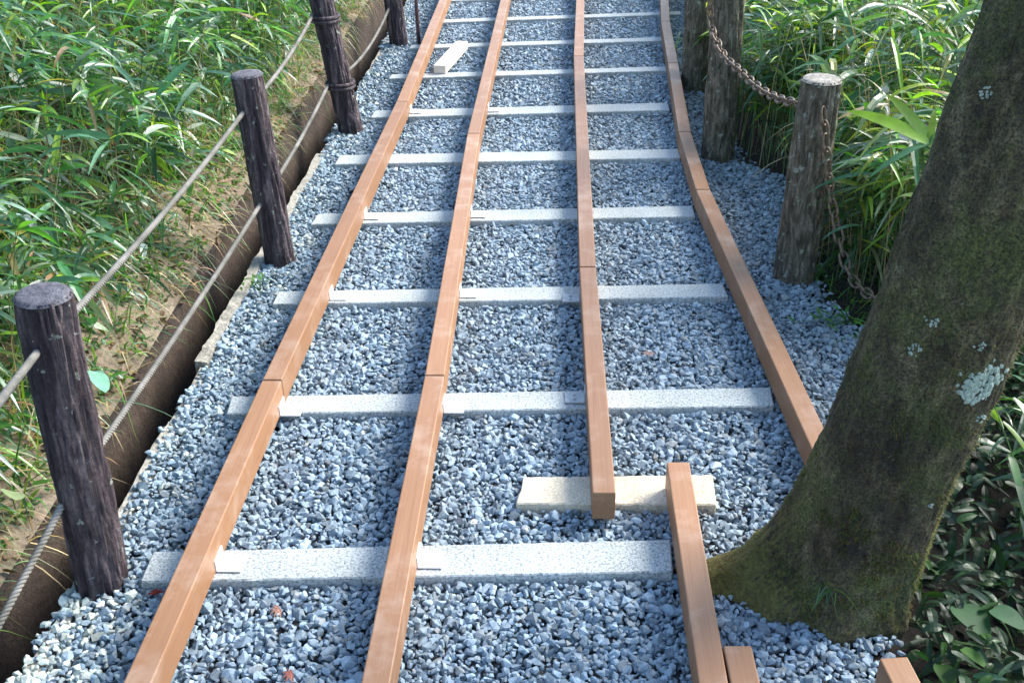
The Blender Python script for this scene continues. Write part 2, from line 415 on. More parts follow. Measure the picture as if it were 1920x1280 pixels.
e1 = g2(831, 0); beam('r1c', c1, ext(c1, e1, 9.2), 'far piece of the leftmost beam, passing left of the white block')
a, b2 = g2(704, 1280), g2(815, 703)
beam('r2a', ext(a, b2, .9), b2, 'near piece of the second beam from the left, running off the bottom of the view')
c2 = g2(888, 250); beam('r2b', b2, c2, 'middle piece of the second beam from the left, starting at its dark joint')
e2 = g2(946, 0); beam('r2c', c2, ext(c2, e2, 9.2), 'far piece of the second beam from the left, passing right of the white block')
a = g2(1133, 925); b3 = g2(1102, 500); c3 = g2(1085, 105); e3 = g2(1088, 0)
beam('r3a', a, b3, 'near piece of the third beam from the left, its square end resting on the cream slab')
beam('r3b', b3, c3, 'long middle piece of the third beam from the left')
beam('r3c', c3, ext(c3, e3, 9.2), 'far piece of the third beam from the left, beyond its slight bend')
a4 = g2(1545, 845); b4 = g2(1318, 355); c4 = g2(1284, 247); d4 = g2(1262, 118); e4 = g2(1248, 40); f4 = g2(1244, -40)
beam('r4a', ext(b4, a4, 1.97), b4, 'near piece of the rightmost curving beam, disappearing behind the mossy trunk')
beam('r4b', b4, c4, 'short piece of the rightmost curving beam, between two close joints')
beam('r4c', c4, d4, 'piece of the rightmost curving beam beside the chained post')
beam('r4d', d4, e4, 'piece of the rightmost curving beam under the overhanging leaf sprig')
beam('r4e', e4, ext(e4, f4, 9.2), 'farthest piece of the rightmost curving beam at the top of the view')
p5, q5 = g2(1271, 864), g2(1338, 1280)
beam('r5', ext(p5, q5, .9), p5, 'short front beam left of the tree root, its far end on the cream slab')
p6, q6 = g2(1382, 1207), g2(1398, 1280)
beam('r6', ext(p6, q6, .9), p6, 'stub of beam lying tight against the right side of the front beam')
p7, q7 = g2(1674, 1229), g2(1700, 1280)
beam('r7', ext(p7, q7, .95), p7, 'stub of beam in front of the mossy trunk, in the bottom right')

# ------------------------------------------------------------------ sleepers
S = [((287, 1033), (1257, 1010), (262, 1090), (1262, 1071)), ((434, 742), (1445, 725), (424, 775), (1452, 760)),
     ((522, 546), (1355, 531), (510, 570), (1366, 556)), ((596, 400), (1298, 385), (582, 420), (1304, 405)),
     ((637, 291), (1272, 279), (627, 308), (1276, 296)), ((703, 207), (1252, 192), (694, 220), (1256, 206)),
     ((735, 138), (1250, 122), (728, 149), (1254, 135)), ((772, 83), (1252, 67), (766, 92), (1256, 78)),
     ((806, 36), (1275, 19), (800, 45), (1277, 29)), ((835, -4), (1275, -18), (830, 3), (1277, -10))]
SL = ['wide speckled stone sleeper nearest the bottom, ending at the short front beam',
      'speckled stone sleeper under the near joints of the two left beams, with bright brackets',
      'speckled stone sleeper under the joint of the third beam, level with the leaning post foot',
      'pale stone sleeper under the lower joint of the curving right beam',
      'pale stone sleeper under the upper joint of the curving right beam',
      'pale stone sleeper under the far joint of the leftmost beam',
      'pale stone sleeper that carries the near end of the white block',
      'pale stone sleeper that carries the far end of the white block',
      'pale stone sleeper just beyond the white block, second from the top',
      'topmost pale stone sleeper, half cut by the top of the view']
SLEEP = []
def slab(name, pts, h, mat, label, cat, group, ztop=0.0, rough=.0025, seed=1):
    """pts: top outline (world xy), counter-clockwise"""
    c = sum((Vector(p) for p in pts), Vector((0, 0)))/len(pts)
    bm = bmesh.new()
    top = [bm.verts.new((p[0]-c.x, p[1]-c.y, 0)) for p in pts]
    f = bm.faces.new(top)
    r = bmesh.ops.extrude_face_region(bm, geom=[f])
    bmesh.ops.translate(bm, vec=(0, 0, -h), verts=[v for v in r['geom'] if isinstance(v, bmesh.types.BMVert)])
    bmesh.ops.recalc_face_normals(bm, faces=bm.faces)
    lng = [e for e in bm.edges if e.calc_length() > .3]
    bmesh.ops.subdivide_edges(bm, edges=lng, cuts=60, use_grid_fill=True)
    for v_ in bm.verts:
        k = Vector((v_.co.x*40+seed, v_.co.y*40, v_.co.z*40+seed*3))
        v_.co += Vector((0, noise.noise(k)*rough, noise.noise(k*1.3+Vector((5, 5, 5)))*rough*.5))
    sharp = [e for e in bm.edges if len(e.link_faces) == 2 and e.calc_face_angle(0) > .9]
    bmesh.ops.bevel(bm, geom=sharp, offset=.003, segments=1, affect='EDGES')
    o = bm_obj(name, bm, mat); o.location = (c.x, c.y, ztop)
    return tag(o, label, cat, group)
for i, (tl, tr_, bl, br) in enumerate(S):
    P = [G(*bl), G(*br), G(*tr_), G(*tl)]
    if i >= 6:      # keep the same real width on the far ones
        for lo, hi in ((0, 3), (1, 2)):
            mid = (P[lo]+P[hi])/2; dv = (P[hi]-P[lo]); dv = dv*(.085/max(abs(dv.y), 1e-4)); P[lo] = mid-dv/2; P[hi] = mid+dv/2
    SLEEP.append([(p.x, p.y) for p in P])
    slab('stone_sleeper', SLEEP[-1], .075, M['stone'], SL[i], 'sleeper', 'stone sleepers across the path', -.001*(i % 2), seed=i*7.7+1)
cream_px = [(967, 943), (1344, 945), (1336, 888), (979, 893), (984, 903), (972, 925)]
cream = [tuple(G(x, y)[:2]) for x, y in cream_px]
slab('stone_slab', cream, .045, M['cream'], 'short cream stone slab with a broken left end under the third beam', 'slab', None, -.0005, seed=91)
# brackets
sy = [sum(p[1] for p in q)/4 for q in SLEEP]
for i, k1, k2 in ((0, 'r1a', 'r2a'), (1, 'r1a', 'r2a'), (2, 'r1b', 'r2b'), (3, 'r1b', 'r2b'), (5, 'r1c', 'r2c')):
    o_ = -.035 if i == 1 else .0
    bracket(k1, sy[i] + o_, 1); bracket(k2, sy[i] + o_, 1)
bracket('r3a', sy[1], -1); bracket('r3a', sy[2]-.05, -1)

# white block
wb = [G(812, 124, .045), G(836, 123, .045), G(880, 78, .045), G(853, 77, .045)]
wbc = (wb[0]+wb[1]+wb[2]+wb[3])/4
d = ((wb[2]+wb[3])-(wb[0]+wb[1]))/2
bm = box_bm((wb[1]-wb[0]).length*.98, d.length, .045, .002)
o = bm_obj('wooden_block', bm, M['whitewood']); o.location = (wbc.x, wbc.y, .0235); o.rotation_euler.z = math.atan2(-d.x, d.y)
tag(o, 'short white offcut of squared timber lying slantwise between the two left beams', 'wood block')

# ------------------------------------------------------------------ posts
def post_mesh(name, p0, p1, r0, r1, mat, parent, furrow=1.0, dome=.004, seed=0, bands=()):
    ax = (p1-p0); ln = ax.length; d = ax.normalized()
    U = d.cross(Vector((0, 1, 0))).normalized(); W = d.cross(U)
    ns, nz = 96, 110
    V = []
    ts = np.linspace(-.12/ln, 1, nz)
    for t in ts:
        for k in range(ns):
            a = 2*math.pi*k/ns; r = r0+(r1-r0)*max(t, 0)
            q = Vector((math.cos(a)*5.5, math.sin(a)*5.5, t*ln*4.2+seed))
            f = noise.noise(q) ; f2 = noise.noise(Vector((q.x*2.3, q.y*2.3, q.z*1.4+7)))
            q3 = noise.noise(Vector((math.cos(a)*1.2, math.sin(a)*1.2, t*ln*3+seed*2)))
            rr = r - furrow*(.0055*max(0, .25-abs(f))/.25 + .0035*max(0, .2-abs(f2))/.2) + .004*q3
            if t > .985: rr -= .003*(t-.985)/.015
            V.append(p0 + d*(t*ln) + U*(math.cos(a)*rr) + W*(math.sin(a)*rr))
    V = np.array([tuple(v) for v in V])
    i = np.arange(nz-1)[:, None]*ns; j = np.arange(ns)[None]; k = (j+1) % ns
    F = np.stack([i+j, i+ns+j, i+ns+k, i+k], -1).reshape(-1, 4)
    V = V - np.array(parent.location)
    return mesh_np(name, V, [F[:, ::-1].copy(), np.arange(ns)[None].copy()], mat, parent, smooth=True), (d, U, W)
def post_top(name, p1, d, U, W, r, mat, parent, seed):
    mb = MB(); ns, nr = 64, 8; V = []
    for i in range(nr+1):
        for k in range(ns):
            a = 2*math.pi*k/ns; f = i/nr
            rr = r*f*(1+.02*noise.noise(Vector((math.cos(a)*2, math.sin(a)*2, seed))))
            z = .004*(1-f**4) + .0012*noise.noise(Vector((rr*80*math.cos(a), rr*80*math.sin(a), seed)))
            if i == nr: z = -.006
            V.append(tuple(p1 + d*z + U*(math.cos(a)*rr) + W*(math.sin(a)*rr)))
    i = np.arange(nr)[:, None]*ns; j = np.arange(ns)[None]; k = (j+1) % ns
    F = np.stack([i+j, i+k, i+ns+k, i+ns+j], -1).reshape(-1, 4)
    return mesh_np(name, np.array(V)-np.array(parent.location), [F[:, ::-1].copy()], mat, parent, smooth=True)
POSTS = {}
def post(key, base_px, top_px, r0, r1, mat, topmat, label, group, height=None, lean=None, furrow=1.0, yb=None):
    p0 = G(*base_px, GZ); p0.y += r0*.75; 
    p0.x = AY(base_px[0], base_px[1]-6, p0.y).x
    if top_px: p1 = AY(*top_px, p0.y)
    else: p1 = p0 + Vector((lean, 0, height))
    t = empty('fence_post', tuple(p0), label, 'post', group)
    o, (d, U, W) = post_mesh('shaft', p0, p1, r0, r1, mat, t, furrow, seed=hash(key) % 7 if False else len(POSTS)*3.1)
    post_top('post_top', p1, d, U, W, r1*.985, topmat, t, len(POSTS)*2.2)
    POSTS[key] = (t, p0, p1, r0, r1); return t
LG = 'dark rope-fence posts on the left'; RG = 'brown chain posts on the right'
post('l1', (196, 1108), (80, 550), .059, .055, M['post_dark'], M['post_top'], 'nearest dark rope post with a flat grey top, beside the gravel', LG, furrow=1.5)
post('l2', (526, 497), (462, 138), .057, .054, M['post_dark'], M['post_top'], 'second dark rope post from the bottom, its whole grey top in view', LG, furrow=1.5)
hl = (POSTS['l2'][2]-POSTS['l2'][1])
post('l3', (658, 250), None, .057, .055, M['post_dark'], M['post_top'], 'third dark rope post, with rope bands tied round it', LG, height=hl.z*1.02, lean=-.09, furrow=1.5)
post('l4', (748, 86), None, .056, .054, M['post_dark'], M['post_top'], 'farthest dark rope post at the top of the view, near a thin stake', LG, height=hl.z, lean=-.05, furrow=1.5)
post('ra', (1345, 302), None, .072, .066, M['post_brown'], M['post_brown_top'], 'tall brown bark post carrying the upper end of the rusty chain', RG, height=.86, lean=-.01, furrow=1.7)
post('rb', (1488, 530), (1541, 147), .074, .0635, M['post_brown'], M['post_brown_top'], 'leaning brown bark post with its pale sawn top in full view', RG, furrow=1.7)
post('rc', (1302, 172), None, .07, .066, M['post_brown'], M['post_brown_top'], 'dark brown post half hidden behind the tall chained post', RG, height=.8, lean=-.02, furrow=1.7)
# hole collars where ropes enter, rope bands on third post
def at_h(key, z):
    t, p0, p1, r0, r1 = POSTS[key]; f = (z-p0.z)/(p1.z-p0.z); return p0.lerp(p1, f), r0+(r1-r0)*f
def post_rope_z(key, px, py):
    t, p0, p1, r0, r1 = POSTS[key]; return AY(px, py, p0.y-.05).z
zu = {'l1': post_rope_z('l1', 78, 672), 'l2': post_rope_z('l2', 463, 212), 'l3': post_rope_z('l3', 612, 30)}
zl = {'l1': post_rope_z('l1', 148, 938), 'l2': post_rope_z('l2', 490, 385), 'l3': post_rope_z('l3', 632, 160), 'l4': post_rope_z('l4', 738, 14)}
zu['l4'] = zu['l3']+.02

def rope_band(key, z, parent):
    c, r = at_h(key, z); mb = MB()
    for dz in (-.009, .009):
        a = np.linspace(0, 2*np.pi, 40)
        P = np.stack([c.x+(r+.006)*np.cos(a), c.y+(r+.006)*np.sin(a), np.full_like(a, c.z+dz)], -1)
        V, F = tube(P, .0085, 8); mb.add(V, F)
    return mb.build('rope_binding', M['post_dark'], parent, True, tuple(parent.location))
rope_band('l3', zu['l3']-.02, POSTS['l3'][0]); rope_band('l3', zl['l3']-.01, POSTS['l3'][0])

# ------------------------------------------------------------------ ropes
def rope(name, z, label, sags, first):
    pts = [Vector(first)]
    keys = ['l1', 'l2', 'l3', 'l4']
    nodes = [Vector(first)]
    for k in keys:
        c, r = at_h(k, z[k]); nodes.append(Vector((c.x-(.022 if k != 'l3' else .05), c.y, z[k])))
    nodes.append(nodes[-1] + Vector((.08, 1.55, .02)))
    line = []
    for i in range(len(nodes)-1):
        n = 60
        for j in range(n):
            f = j/n; p = nodes[i].lerp(nodes[i+1], f); p.z -= 4*sags[i]*f*(1-f); line.append(tuple(p))
    line = np.array(line)
    d = np.concatenate([[0], np.cumsum(np.linalg.norm(np.diff(line, axis=0), axis=1))])
    step = .0032; t = np.arange(0, d[-1], step)
    C = np.stack([np.interp(t, d, line[:, i]) for i in range(3)], -1)
    P, T, U, W = frames(C); mb = MB(); pitch = .03
    for s in range(3):
        a = 2*np.pi*t/pitch + s*2*np.pi/3
        Q = P +  .0043*(np.cos(a)[:, None]*U + np.sin(a)[:, None]*W)
        V, F = tube(Q, .0038, 7); mb.add(V, F)
    o = mb.build(name, M['rope'], None, True)
    return tag(o, label, 'rope', 'twisted ropes of the left fence')
n0 = AY(-260, 1015, 1.0); n1 = AY(-190, 1330, 1.02)
c, r = at_h('l1', zu['l1'])
fu = Vector((c.x, c.y, zu['l1'])) + (AY(0, 775, 1.42) - Vector((c.x, c.y, zu['l1'])))*3.2
c, r = at_h('l1', zl['l1'])
fl = Vector((c.x, c.y, zl['l1'])) + (AY(10, 1178, 1.52) - Vector((c.x, c.y, zl['l1'])))*4.0
rope('twisted_rope', zu, 'upper grey twisted rope strung between the dark posts at chest of each post', [0, .02, .03, .05, .05], fu)
rope('twisted_rope', zl, 'lower grey twisted rope sagging along the gutter between the dark posts', [0, .012, .02, .075, .05], fl)

# thin stake
p = G(786, 82, GZ); V, F = tube([p+Vector((0, 0, -.1)), p+Vector((-.005, 0, .3)), p+Vector((-.01, 0, .8))], [.012, .011, .01], 10)
o = mesh_np('thin_stake', V-np.array(p), F, M['iron'], smooth=True, loc=p); tag(o, 'thin dark reddish stake standing in gravel beside the farthest rope post', 'stake')

# ------------------------------------------------------------------ chains
def link_mesh():
    n = 28; a = np.linspace(0, 2*np.pi, n, endpoint=False); Ln, Wd = .029, .0135
    P = np.stack([np.sign(np.cos(a))*(np.abs(np.cos(a))**.8)*Wd, np.sign(np.sin(a))*(np.abs(np.sin(a))**.85)*Ln, a*0], -1)
    T = np.roll(P, -1, 0)-np.roll(P, 1, 0); T /= np.linalg.norm(T, axis=1)[:, None]
    Zv = np.array([0, 0, 1.0]); Nn = np.cross(T, Zv); s = 8; b_ = np.linspace(0, 2*np.pi, s, endpoint=False)
    V = P[:, None] + .0043*(np.cos(b_)[None, :, None]*Nn[:, None] + np.sin(b_)[None, :, None]*Zv)
    i = np.arange(n)[:, None]*s; i2 = ((np.arange(n)+1) % n)[:, None]*s; j = np.arange(s)[None]; k = (j+1) % s
    F = np.stack([i+j, i+k, i2+k, i2+j], -1).reshape(-1, 4)
    return V.reshape(-1, 3), F
LV, LF = link_mesh(); link_proto = None
def chain(pts, label):
    global link_proto
    line = smoothline(pts, 400); d = np.concatenate([[0], np.cumsum(np.linalg.norm(np.diff(line, axis=0), axis=1))])
    t = empty('chain', tuple(line[0]), label, 'chain', 'rusty chains on the right posts')
    n = int(d[-1]/.043)
    for i in range(n):
        s0 = (i+.5)*.043; p = np.array([np.interp(s0, d, line[:, k]) for k in range(3)])
        q = np.array([np.interp(min(s0+.02, d[-1]), d, line[:, k]) for k in range(3)])
        q0 = np.array([np.interp(max(s0-.02, 0), d, line[:, k]) for k in range(3)])
        T = Vector(q-q0).normalized(); ref = Vector((0, 0, 1)) if abs(T.z) < .9 else Vector((0, 1, 0))
        X = T.cross(ref).normalized(); Z = X.cross(T); ang = R(45)+(R(90) if i % 2 else 0) + random.uniform(-.2, .2)
        X2 = X*math.cos(ang)+Z*math.sin(ang); Z2 = X2.cross(T)
        if link_proto is None:
            o = mesh_np('link', LV, [LF[:, ::-1].copy()], M['chain'], t, smooth=True); link_proto = o
        else:
            o = link_proto.copy(); COL.objects.link(o); o.parent = t
        mm = Matrix.Identity(4)
        for k in range(3): mm[k][0] = X2[k]; mm[k][1] = T[k]; mm[k][2] = Z2[k]
        mm.translation = Vector(p)-Vector(t.location); o.matrix_local = mm
    return t
ya = POSTS['ra'][1].y; yb = POSTS['rb'][1].y
w = lambda f: ya-.08+(yb+.02-(ya-.08))*f
ch = [AY(1333, -6, ya-.078), AY(1332, 38, ya-.082), AY(1346, 84, w(.12)), AY(1392, 138, w(.42)), AY(1440, 176, w(.7)), AY(1490, 193, w(.93)), AY(1520, 196, yb)]
chain(ch, 'rusty chain slung between the tall chained post and the leaning post')
ch = [AY(1543, 205, yb-.072), AY(1549, 275, yb-.085), AY(1558, 360, yb-.1), AY(1572, 440, yb-.14), AY(1592, 512, yb-.22), AY(1628, 552, yb-.35), AY(1672, 566, yb-.5), AY(1730, 520, yb-.75), AY(1790, 450, yb-1.0)]
chain(ch, 'rusty chain hanging down from the leaning post and trailing behind the trunk')

# ------------------------------------------------------------------ gravel
def stone_protos(n, nv):
    out = []
    for s in range(n):
        bm = bmesh.new(); q = rng.normal(size=(nv, 3)); q /= np.linalg.norm(q, axis=1)[:, None]
        q *= rng.uniform(.8, 1.05, size=(nv, 1)); q = np.sign(q)*np.abs(q)**.85
        q *= np.array([rng.uniform(.85, 1.25), rng.uniform(.65, .95), rng.uniform(.5, .75)])
        for p in q: bm.verts.new(p)
        r = bmesh.ops.convex_hull(bm, input=bm.verts)
        bmesh.ops.delete(bm, geom=[g for g in r['geom_interior'] if isinstance(g, bmesh.types.BMVert)], context='VERTS')
        bmesh.ops.triangulate(bm, faces=bm.faces); bmesh.ops.recalc_face_normals(bm, faces=bm.faces)
        bm.verts.index_update()
        V = np.array([v.co[:] for v in bm.verts]); F = np.array([[v.index for v in f.verts] for f in bm.faces]); bm.free()
        out.append((V, F))
    return out
def pip(x, y, poly):
    ins = np.zeros(len(x), bool); n = len(poly)
    for i in range(n):
        x1, y1 = poly[i]; x2, y2 = poly[(i+1) % n]
        cnd = ((y1 > y) != (y2 > y)); ins ^= cnd & (x < (x2-x1)*(y-y1)/((y2-y1) or 1e-9)+x1)
    return ins
def gravel_points(sp, y0, y1):
    xs = np.arange(-1.607, 2.2, sp); yy = np.arange(y0, y1, sp*.9)
    X, Y = np.meshgrid(xs, yy); X = X + (np.arange(len(yy)) % 2)[:, None]*sp/2
    X = X.ravel() + rng.normal(0, sp*.22, X.size); Y = Y.ravel() + rng.normal(0, sp*.22, Y.size)
    edge = rng.normal(0, .03, X.size)
    k = (X > lip_x(Y)+np.where((Y > 2.0) & (Y < 3.4), .008, -.004)+.012*np.sin(Y*5.3)*np.sin(Y*2.1+1)+rng.normal(0, .006, X.size)) & (X < rb_x(Y)+edge)
    for q in SLEEP: k &= ~pip(X, Y, q)
    k &= ~pip(X, Y, cream)
    for key, (t, p0, p1, r0, r1) in POSTS.items(): k &= (X-p0.x)**2+(Y-p0.y)**2 > (r0-.008)**2
    return X[k], Y[k]
def gravel(name, X, Y, rad, z0, zj, protos, colfn, mat):
    n = len(X); pid = rng.integers(0, len(protos), n)
    q = rng.normal(size=(n, 4)); q[:, 0] += 0.0
    tilt = rng.normal(0, .42, size=(n, 2)); yaw = rng.uniform(0, 2*np.pi, n)
    def rot(ax, a):
        c, s = np.cos(a), np.sin(a); o = np.zeros((n, 3, 3)); i, j = [(1, 2), (0, 2), (0, 1)][ax]
        o[:, ax, ax] = 1; o[:, i, i] = c; o[:, j, j] = c; o[:, i, j] = -s; o[:, j, i] = s; return o
    Rm = rot(0, tilt[:, 0]) @ rot(1, tilt[:, 1]) @ rot(2, yaw)
    sc = rad*np.clip(rng.lognormal(0, .32, n), .5, 2.0)
    Z = z0 + rng.uniform(-zj, zj, n)
    C = colfn(X, Y, n); mb = MB()
    for k, (V, F) in enumerate(protos):
        ix = np.where(pid == k)[0]
        if not len(ix): continue
        W_ = np.einsum('nij,vj->nvi', Rm[ix], V)*sc[ix][:, None, None] + np.stack([X[ix], Y[ix], Z[ix]], -1)[:, None]
        FF = F[None] + (np.arange(len(ix))*len(V))[:, None, None]
        mb.add(W_.reshape(-1, 3), [FF.reshape(-1, 3)], np.repeat(C[ix], len(V), 0))
    return mb.build(name, mat)
def gcol(X, Y, n):
    v = np.clip(rng.normal(.325, .075, n), .13, .62)
    c = np.stack([v*.93, v*1.0, v*1.09], -1)
    warm = rng.random(n) < .07; c[warm] = np.stack([v[warm]*1.1, v[warm]*1.0, v[warm]*.95], -1)
    dl = X-lip_x(Y); pale = rng.random(n) < np.clip(1.0-dl*4.5, 0, .85)*np.clip((1.9-Y)/.4+.12, .12, 1)
    c[pale] = np.stack([v[pale]*2.05, v[pale]*1.85, v[pale]*1.55], -1)
    return np.clip(c*np.array([.84, 1.03, 1.085]), .05, .8)
hi = stone_protos(36, 14); lo_ = stone_protos(20, 10)
X, Y = gravel_points(.0152, .85, 5.0); X2, Y2 = gravel_points(.0175, 5.0, 8.8)
Xs, Ys = gravel_points(.019, .85, 5.0); Xt, Yt = gravel_points(.024, 5.0, 8.8)
gparts = [(X, Y, .0094, GZ-.004, .005, hi), (Xs, Ys, .0115, GZ-.012, .004, lo_), (X2, Y2, .0105, GZ-.004, .006, lo_), (Xt, Yt, .0135, GZ-.014, .004, lo_)]
# merge into one stuff object
objs = [gravel('gravel', *g, gcol, M['gravel']) for g in gparts]
with bpy.context.temp_override(active_object=objs[0], selected_editable_objects=objs): bpy.ops.object.join()
g = objs[0]; tag(g, 'loose crushed blue grey gravel covering the whole path between the sleepers', 'gravel', None, 'stuff')

# ------------------------------------------------------------------ leaves
def blade(P, D, Ln, Wd, droop, C, K=5, prof='bamboo', fold=.18, roll=None, tipmul=.8):
    """curved leaf strips: P base, D unit direction, arrays of n"""
    n = len(P); P = np.asarray(P, float); D = np.asarray(D, float)
    D = D/(np.linalg.norm(D, axis=1)[:, None]+1e-9)
    up = np.tile(np.array([0, 0, 1.0]), (n, 1)); bad = np.abs(D[:, 2]) > .95; up[bad] = (0, 1, 0)
    Sd = np.cross(D, up); Sd /= np.linalg.norm(Sd, axis=1)[:, None]; Nn = np.cross(Sd, D)
    if roll is not None:
        cr_, sr = np.cos(roll)[:, None], np.sin(roll)[:, None]; Sd, Nn = Sd*cr_+Nn*sr, Nn*cr_-Sd*sr
    t = np.linspace(0, 1, K+1)
    if prof == 'bamboo': w = np.clip((t+.03)**.45*(1-t)**.75*1.55, 0, 1)
    elif prof == 'heart': w = np.sqrt(np.clip(1-(2*np.clip(t*.93+.07, 0, 1)-1)**2, 0, 1))*(1.15-.5*t)
    else: w = (1-t**1.6)*.95+.05*(1-t)
    ctr = P[:, None] + D[:, None]*(Ln[:, None]*t)[..., None]
    ctr[..., 2] -= (droop*Ln)[:, None]*t**2
    hw = (Wd[:, None]*w/2)[..., None]
    A = ctr - Sd[:, None]*hw + Nn[:, None]*hw*fold; B = ctr + Sd[:, None]*hw + Nn[:, None]*hw*fold
    V = np.stack([A, ctr, B], 2).reshape(n, -1, 3); nv = (K+1)*3
    base = np.array([[3*i+a, 3*i+a+1, 3*i+a+4, 3*i+a+3] for i in range(K) for a in (0, 1)])
    F = base[None] + (np.arange(n)*nv)[:, None, None]
    tip = np.repeat(t, 3); cc = C[:, None, :]*(1-(1-tipmul)*0*tip[None, :, None])
    cc = np.broadcast_to(cc, (n, nv, 3))
    return V.reshape(-1, 3), [F.reshape(-1, 4)], cc.reshape(-1, 3)
def greens(n, kind):
    base = {'deep': (.03, .10, .035), 'blue': (.065, .17, .085), 'mid': (.07, .19, .035), 'yellow': (.30, .38, .035), 'lime': (.18, .34, .035),
            'straw': (.46, .37, .23), 'pale': (.2, .28, .14), 'glint': (.32, .45, .35), 'dry': (.30, .2, .09)}[kind]
    v = np.clip(rng.normal(1, .25, n), .5, 1.6)[:, None]
    return np.array(base)[None]*v*(1+rng.normal(0, .1, (n, 3)))
def pick(n, table):
    ks = list(table); pr = np.array([table[k] for k in ks], float); pr /= pr.sum()
    w_ = rng.choice(len(ks), n, p=pr); C = np.zeros((n, 3))
    for i, k in enumerate(ks): C[w_ == i] = greens((w_ == i).sum(), k)
    return np.clip(C, .004, .7)
def azel(az, el): return np.stack([np.cos(az)*np.cos(el), np.sin(az)*np.cos(el), np.sin(el)], -1)

def bamboo_mass(mb, ms, X, Y, Z, hmin, hmax, lmin, lmax, wr, table, nl=(6, 11), lean_az=None, thick=.0022):
    for x, y, z in zip(X, Y, Z):
        h = rng.uniform(hmin, hmax)*(1+.75*noise.noise(Vector((x*1.9, y*1.9, 4.2)))); az = rng.uniform(0, 2*np.pi); ln = rng.uniform(.05, .35)
        if lean_az is not None: az = lean_az + rng.normal(0, .9)
        top = np.array([x+math.cos(az)*ln*h, y+math.sin(az)*ln*h, z+h])
        P = np.array([[x, y, z-.03], [x+math.cos(az)*ln*h*.3, y+math.sin(az)*ln*h*.3, z+h*.55], top])
        V, F = tube(P, [thick, thick*.85, thick*.5], 4, False)
        sc = greens(1, 'straw' if rng.random() < .35 else 'pale')[0]*.8; ms.add(V, F, sc)
        n = rng.integers(*nl); f = np.clip(1-np.abs(rng.normal(0, .22, n)), .35, 1)
        B = P[1][None]*((1-f)/.45)[:, None] + top[None]*(1-(1-f)/.45)[:, None] if False else P[1] + (top-P[1])*((f-.35)/.65)[:, None]
        a = az + rng.uniform(-np.pi, np.pi, n); el = rng.uniform(-.25, .75, n)
        Ln = rng.uniform(lmin, lmax, n)*rng.uniform(.7, 1.1); Wd = Ln*rng.uniform(wr*.75, wr*1.25, n)
        v, f_, c = blade(B, azel(a, el), Ln, Wd, rng.uniform(.15, .75, n), pick(n, table), 5, 'bamboo', .2, rng.normal(0, .5, n))
        mb.add(v, f_, c)
def scatter(n, y0, y1, smin, smax, side):
    Y = rng.uniform(y0, y1, n); s = smin + (smax-smin)*rng.random(n)**1.15
    if side < 0:
        X = wall_x(np.clip(Y, .2, 9.5)) - s; Z = bank_z(X, np.clip(Y, .2, 9.5))
    else:
        X = rb_x(Y)+s; Z = right_z(X, Y)
    return X, Y, Z
SASA = {'deep': 1.8, 'blue': 4, 'mid': 3, 'lime': 3.4, 'yellow': 2.6, 'pale': 1.6, 'glint': 2.2, 'dry': .3}
# --- right bamboo-grass thicket
mb, ms = MB(), MB()
X, Y, Z = scatter(900, 2.75, 9.5, .16, 3.6, 1); k = ~((Y < 3.0) & (X < 1.35)); X, Y, Z = X[k], Y[k], Z[k]
bamboo_mass(mb, ms, X, Y, Z, .35, .95, .15, .30, .13, SASA, (8, 14))
X, Y, Z = scatter(140, 3.0, 5.2, .12, .5, 1)
bamboo_mass(mb, ms, X, Y, Z, .25, .6, .12, .22, .12, SASA, (6, 10))
X, Y, Z = scatter(150, 3.3, 5.0, .03, .4, 1)
bamboo_mass(mb, ms, X, Y, Z, .18, .5, .10, .2, .12, {'deep': 4, 'blue': 3, 'mid': 2, 'lime': .6}, (5, 9))
X, Y, Z = scatter(160, 3.2, 5.2, .0, .5, 1)
bamboo_mass(mb, ms, X, Y, Z, .3, .7, .08, .12, .1, SASA, (1, 3))
X, Y, Z = scatter(120, 5.0, 9.5, .06, .5, 1)
bamboo_mass(mb, ms, X, Y, Z, .3, .75, .12, .22, .12, SASA, (6, 10))
X, Y, Z = scatter(260, .8, 3.2, .42, 2.0, 1)
bamboo_mass(mb, ms, X, Y, Z, .12, .5, .09, .18, .15, {'deep': 4, 'mid': 3, 'blue': 2, 'lime': .7}, (7, 12))
# arching loose grass in the thicket
n = 2600; X, Y, Z = scatter(n, 2.7, 8.5, .1, 3.2, 1)
v, f_, c = blade(np.stack([X, Y, Z+rng.uniform(0, .45, n)], -1), azel(rng.uniform(0, 6.28, n), rng.uniform(.4, 1.35, n)), rng.uniform(.2, .5, n), rng.uniform(.003, .009, n), rng.uniform(.4, 1.1, n), pick(n, {'mid': 3, 'lime': 2, 'pale': 2, 'straw': 1.3, 'deep': 2}), 6, 'grass', .1)
mb.add(v, f_, c)
n = 9000; X, Y, Z = scatter(n, 2.9, 9.5, .12, 3.4, 1)
Z = Z + np.clip(rng.uniform(.1, .8, n), .05, .25+(X-rb_x(Y))*1.2)
v, f_, c = blade(np.stack([X, Y, Z], -1), azel(rng.uniform(0, 6.28, n), rng.uniform(-.5, .7, n)), rng.uniform(.13, .27, n), rng.uniform(.016, .034, n), rng.uniform(.2, .9, n), pick(n, SASA), 5, 'bamboo', .18, rng.normal(0, .5, n))
mb.add(v, f_, c)
tk = mb.build('bamboo_grass', M['leaf']); tag(tk, 'dense thicket of bright bamboo grass behind the chain posts', 'undergrowth', None, 'stuff')
st = ms.build('bamboo_grass_stems', M['grass'], tk)
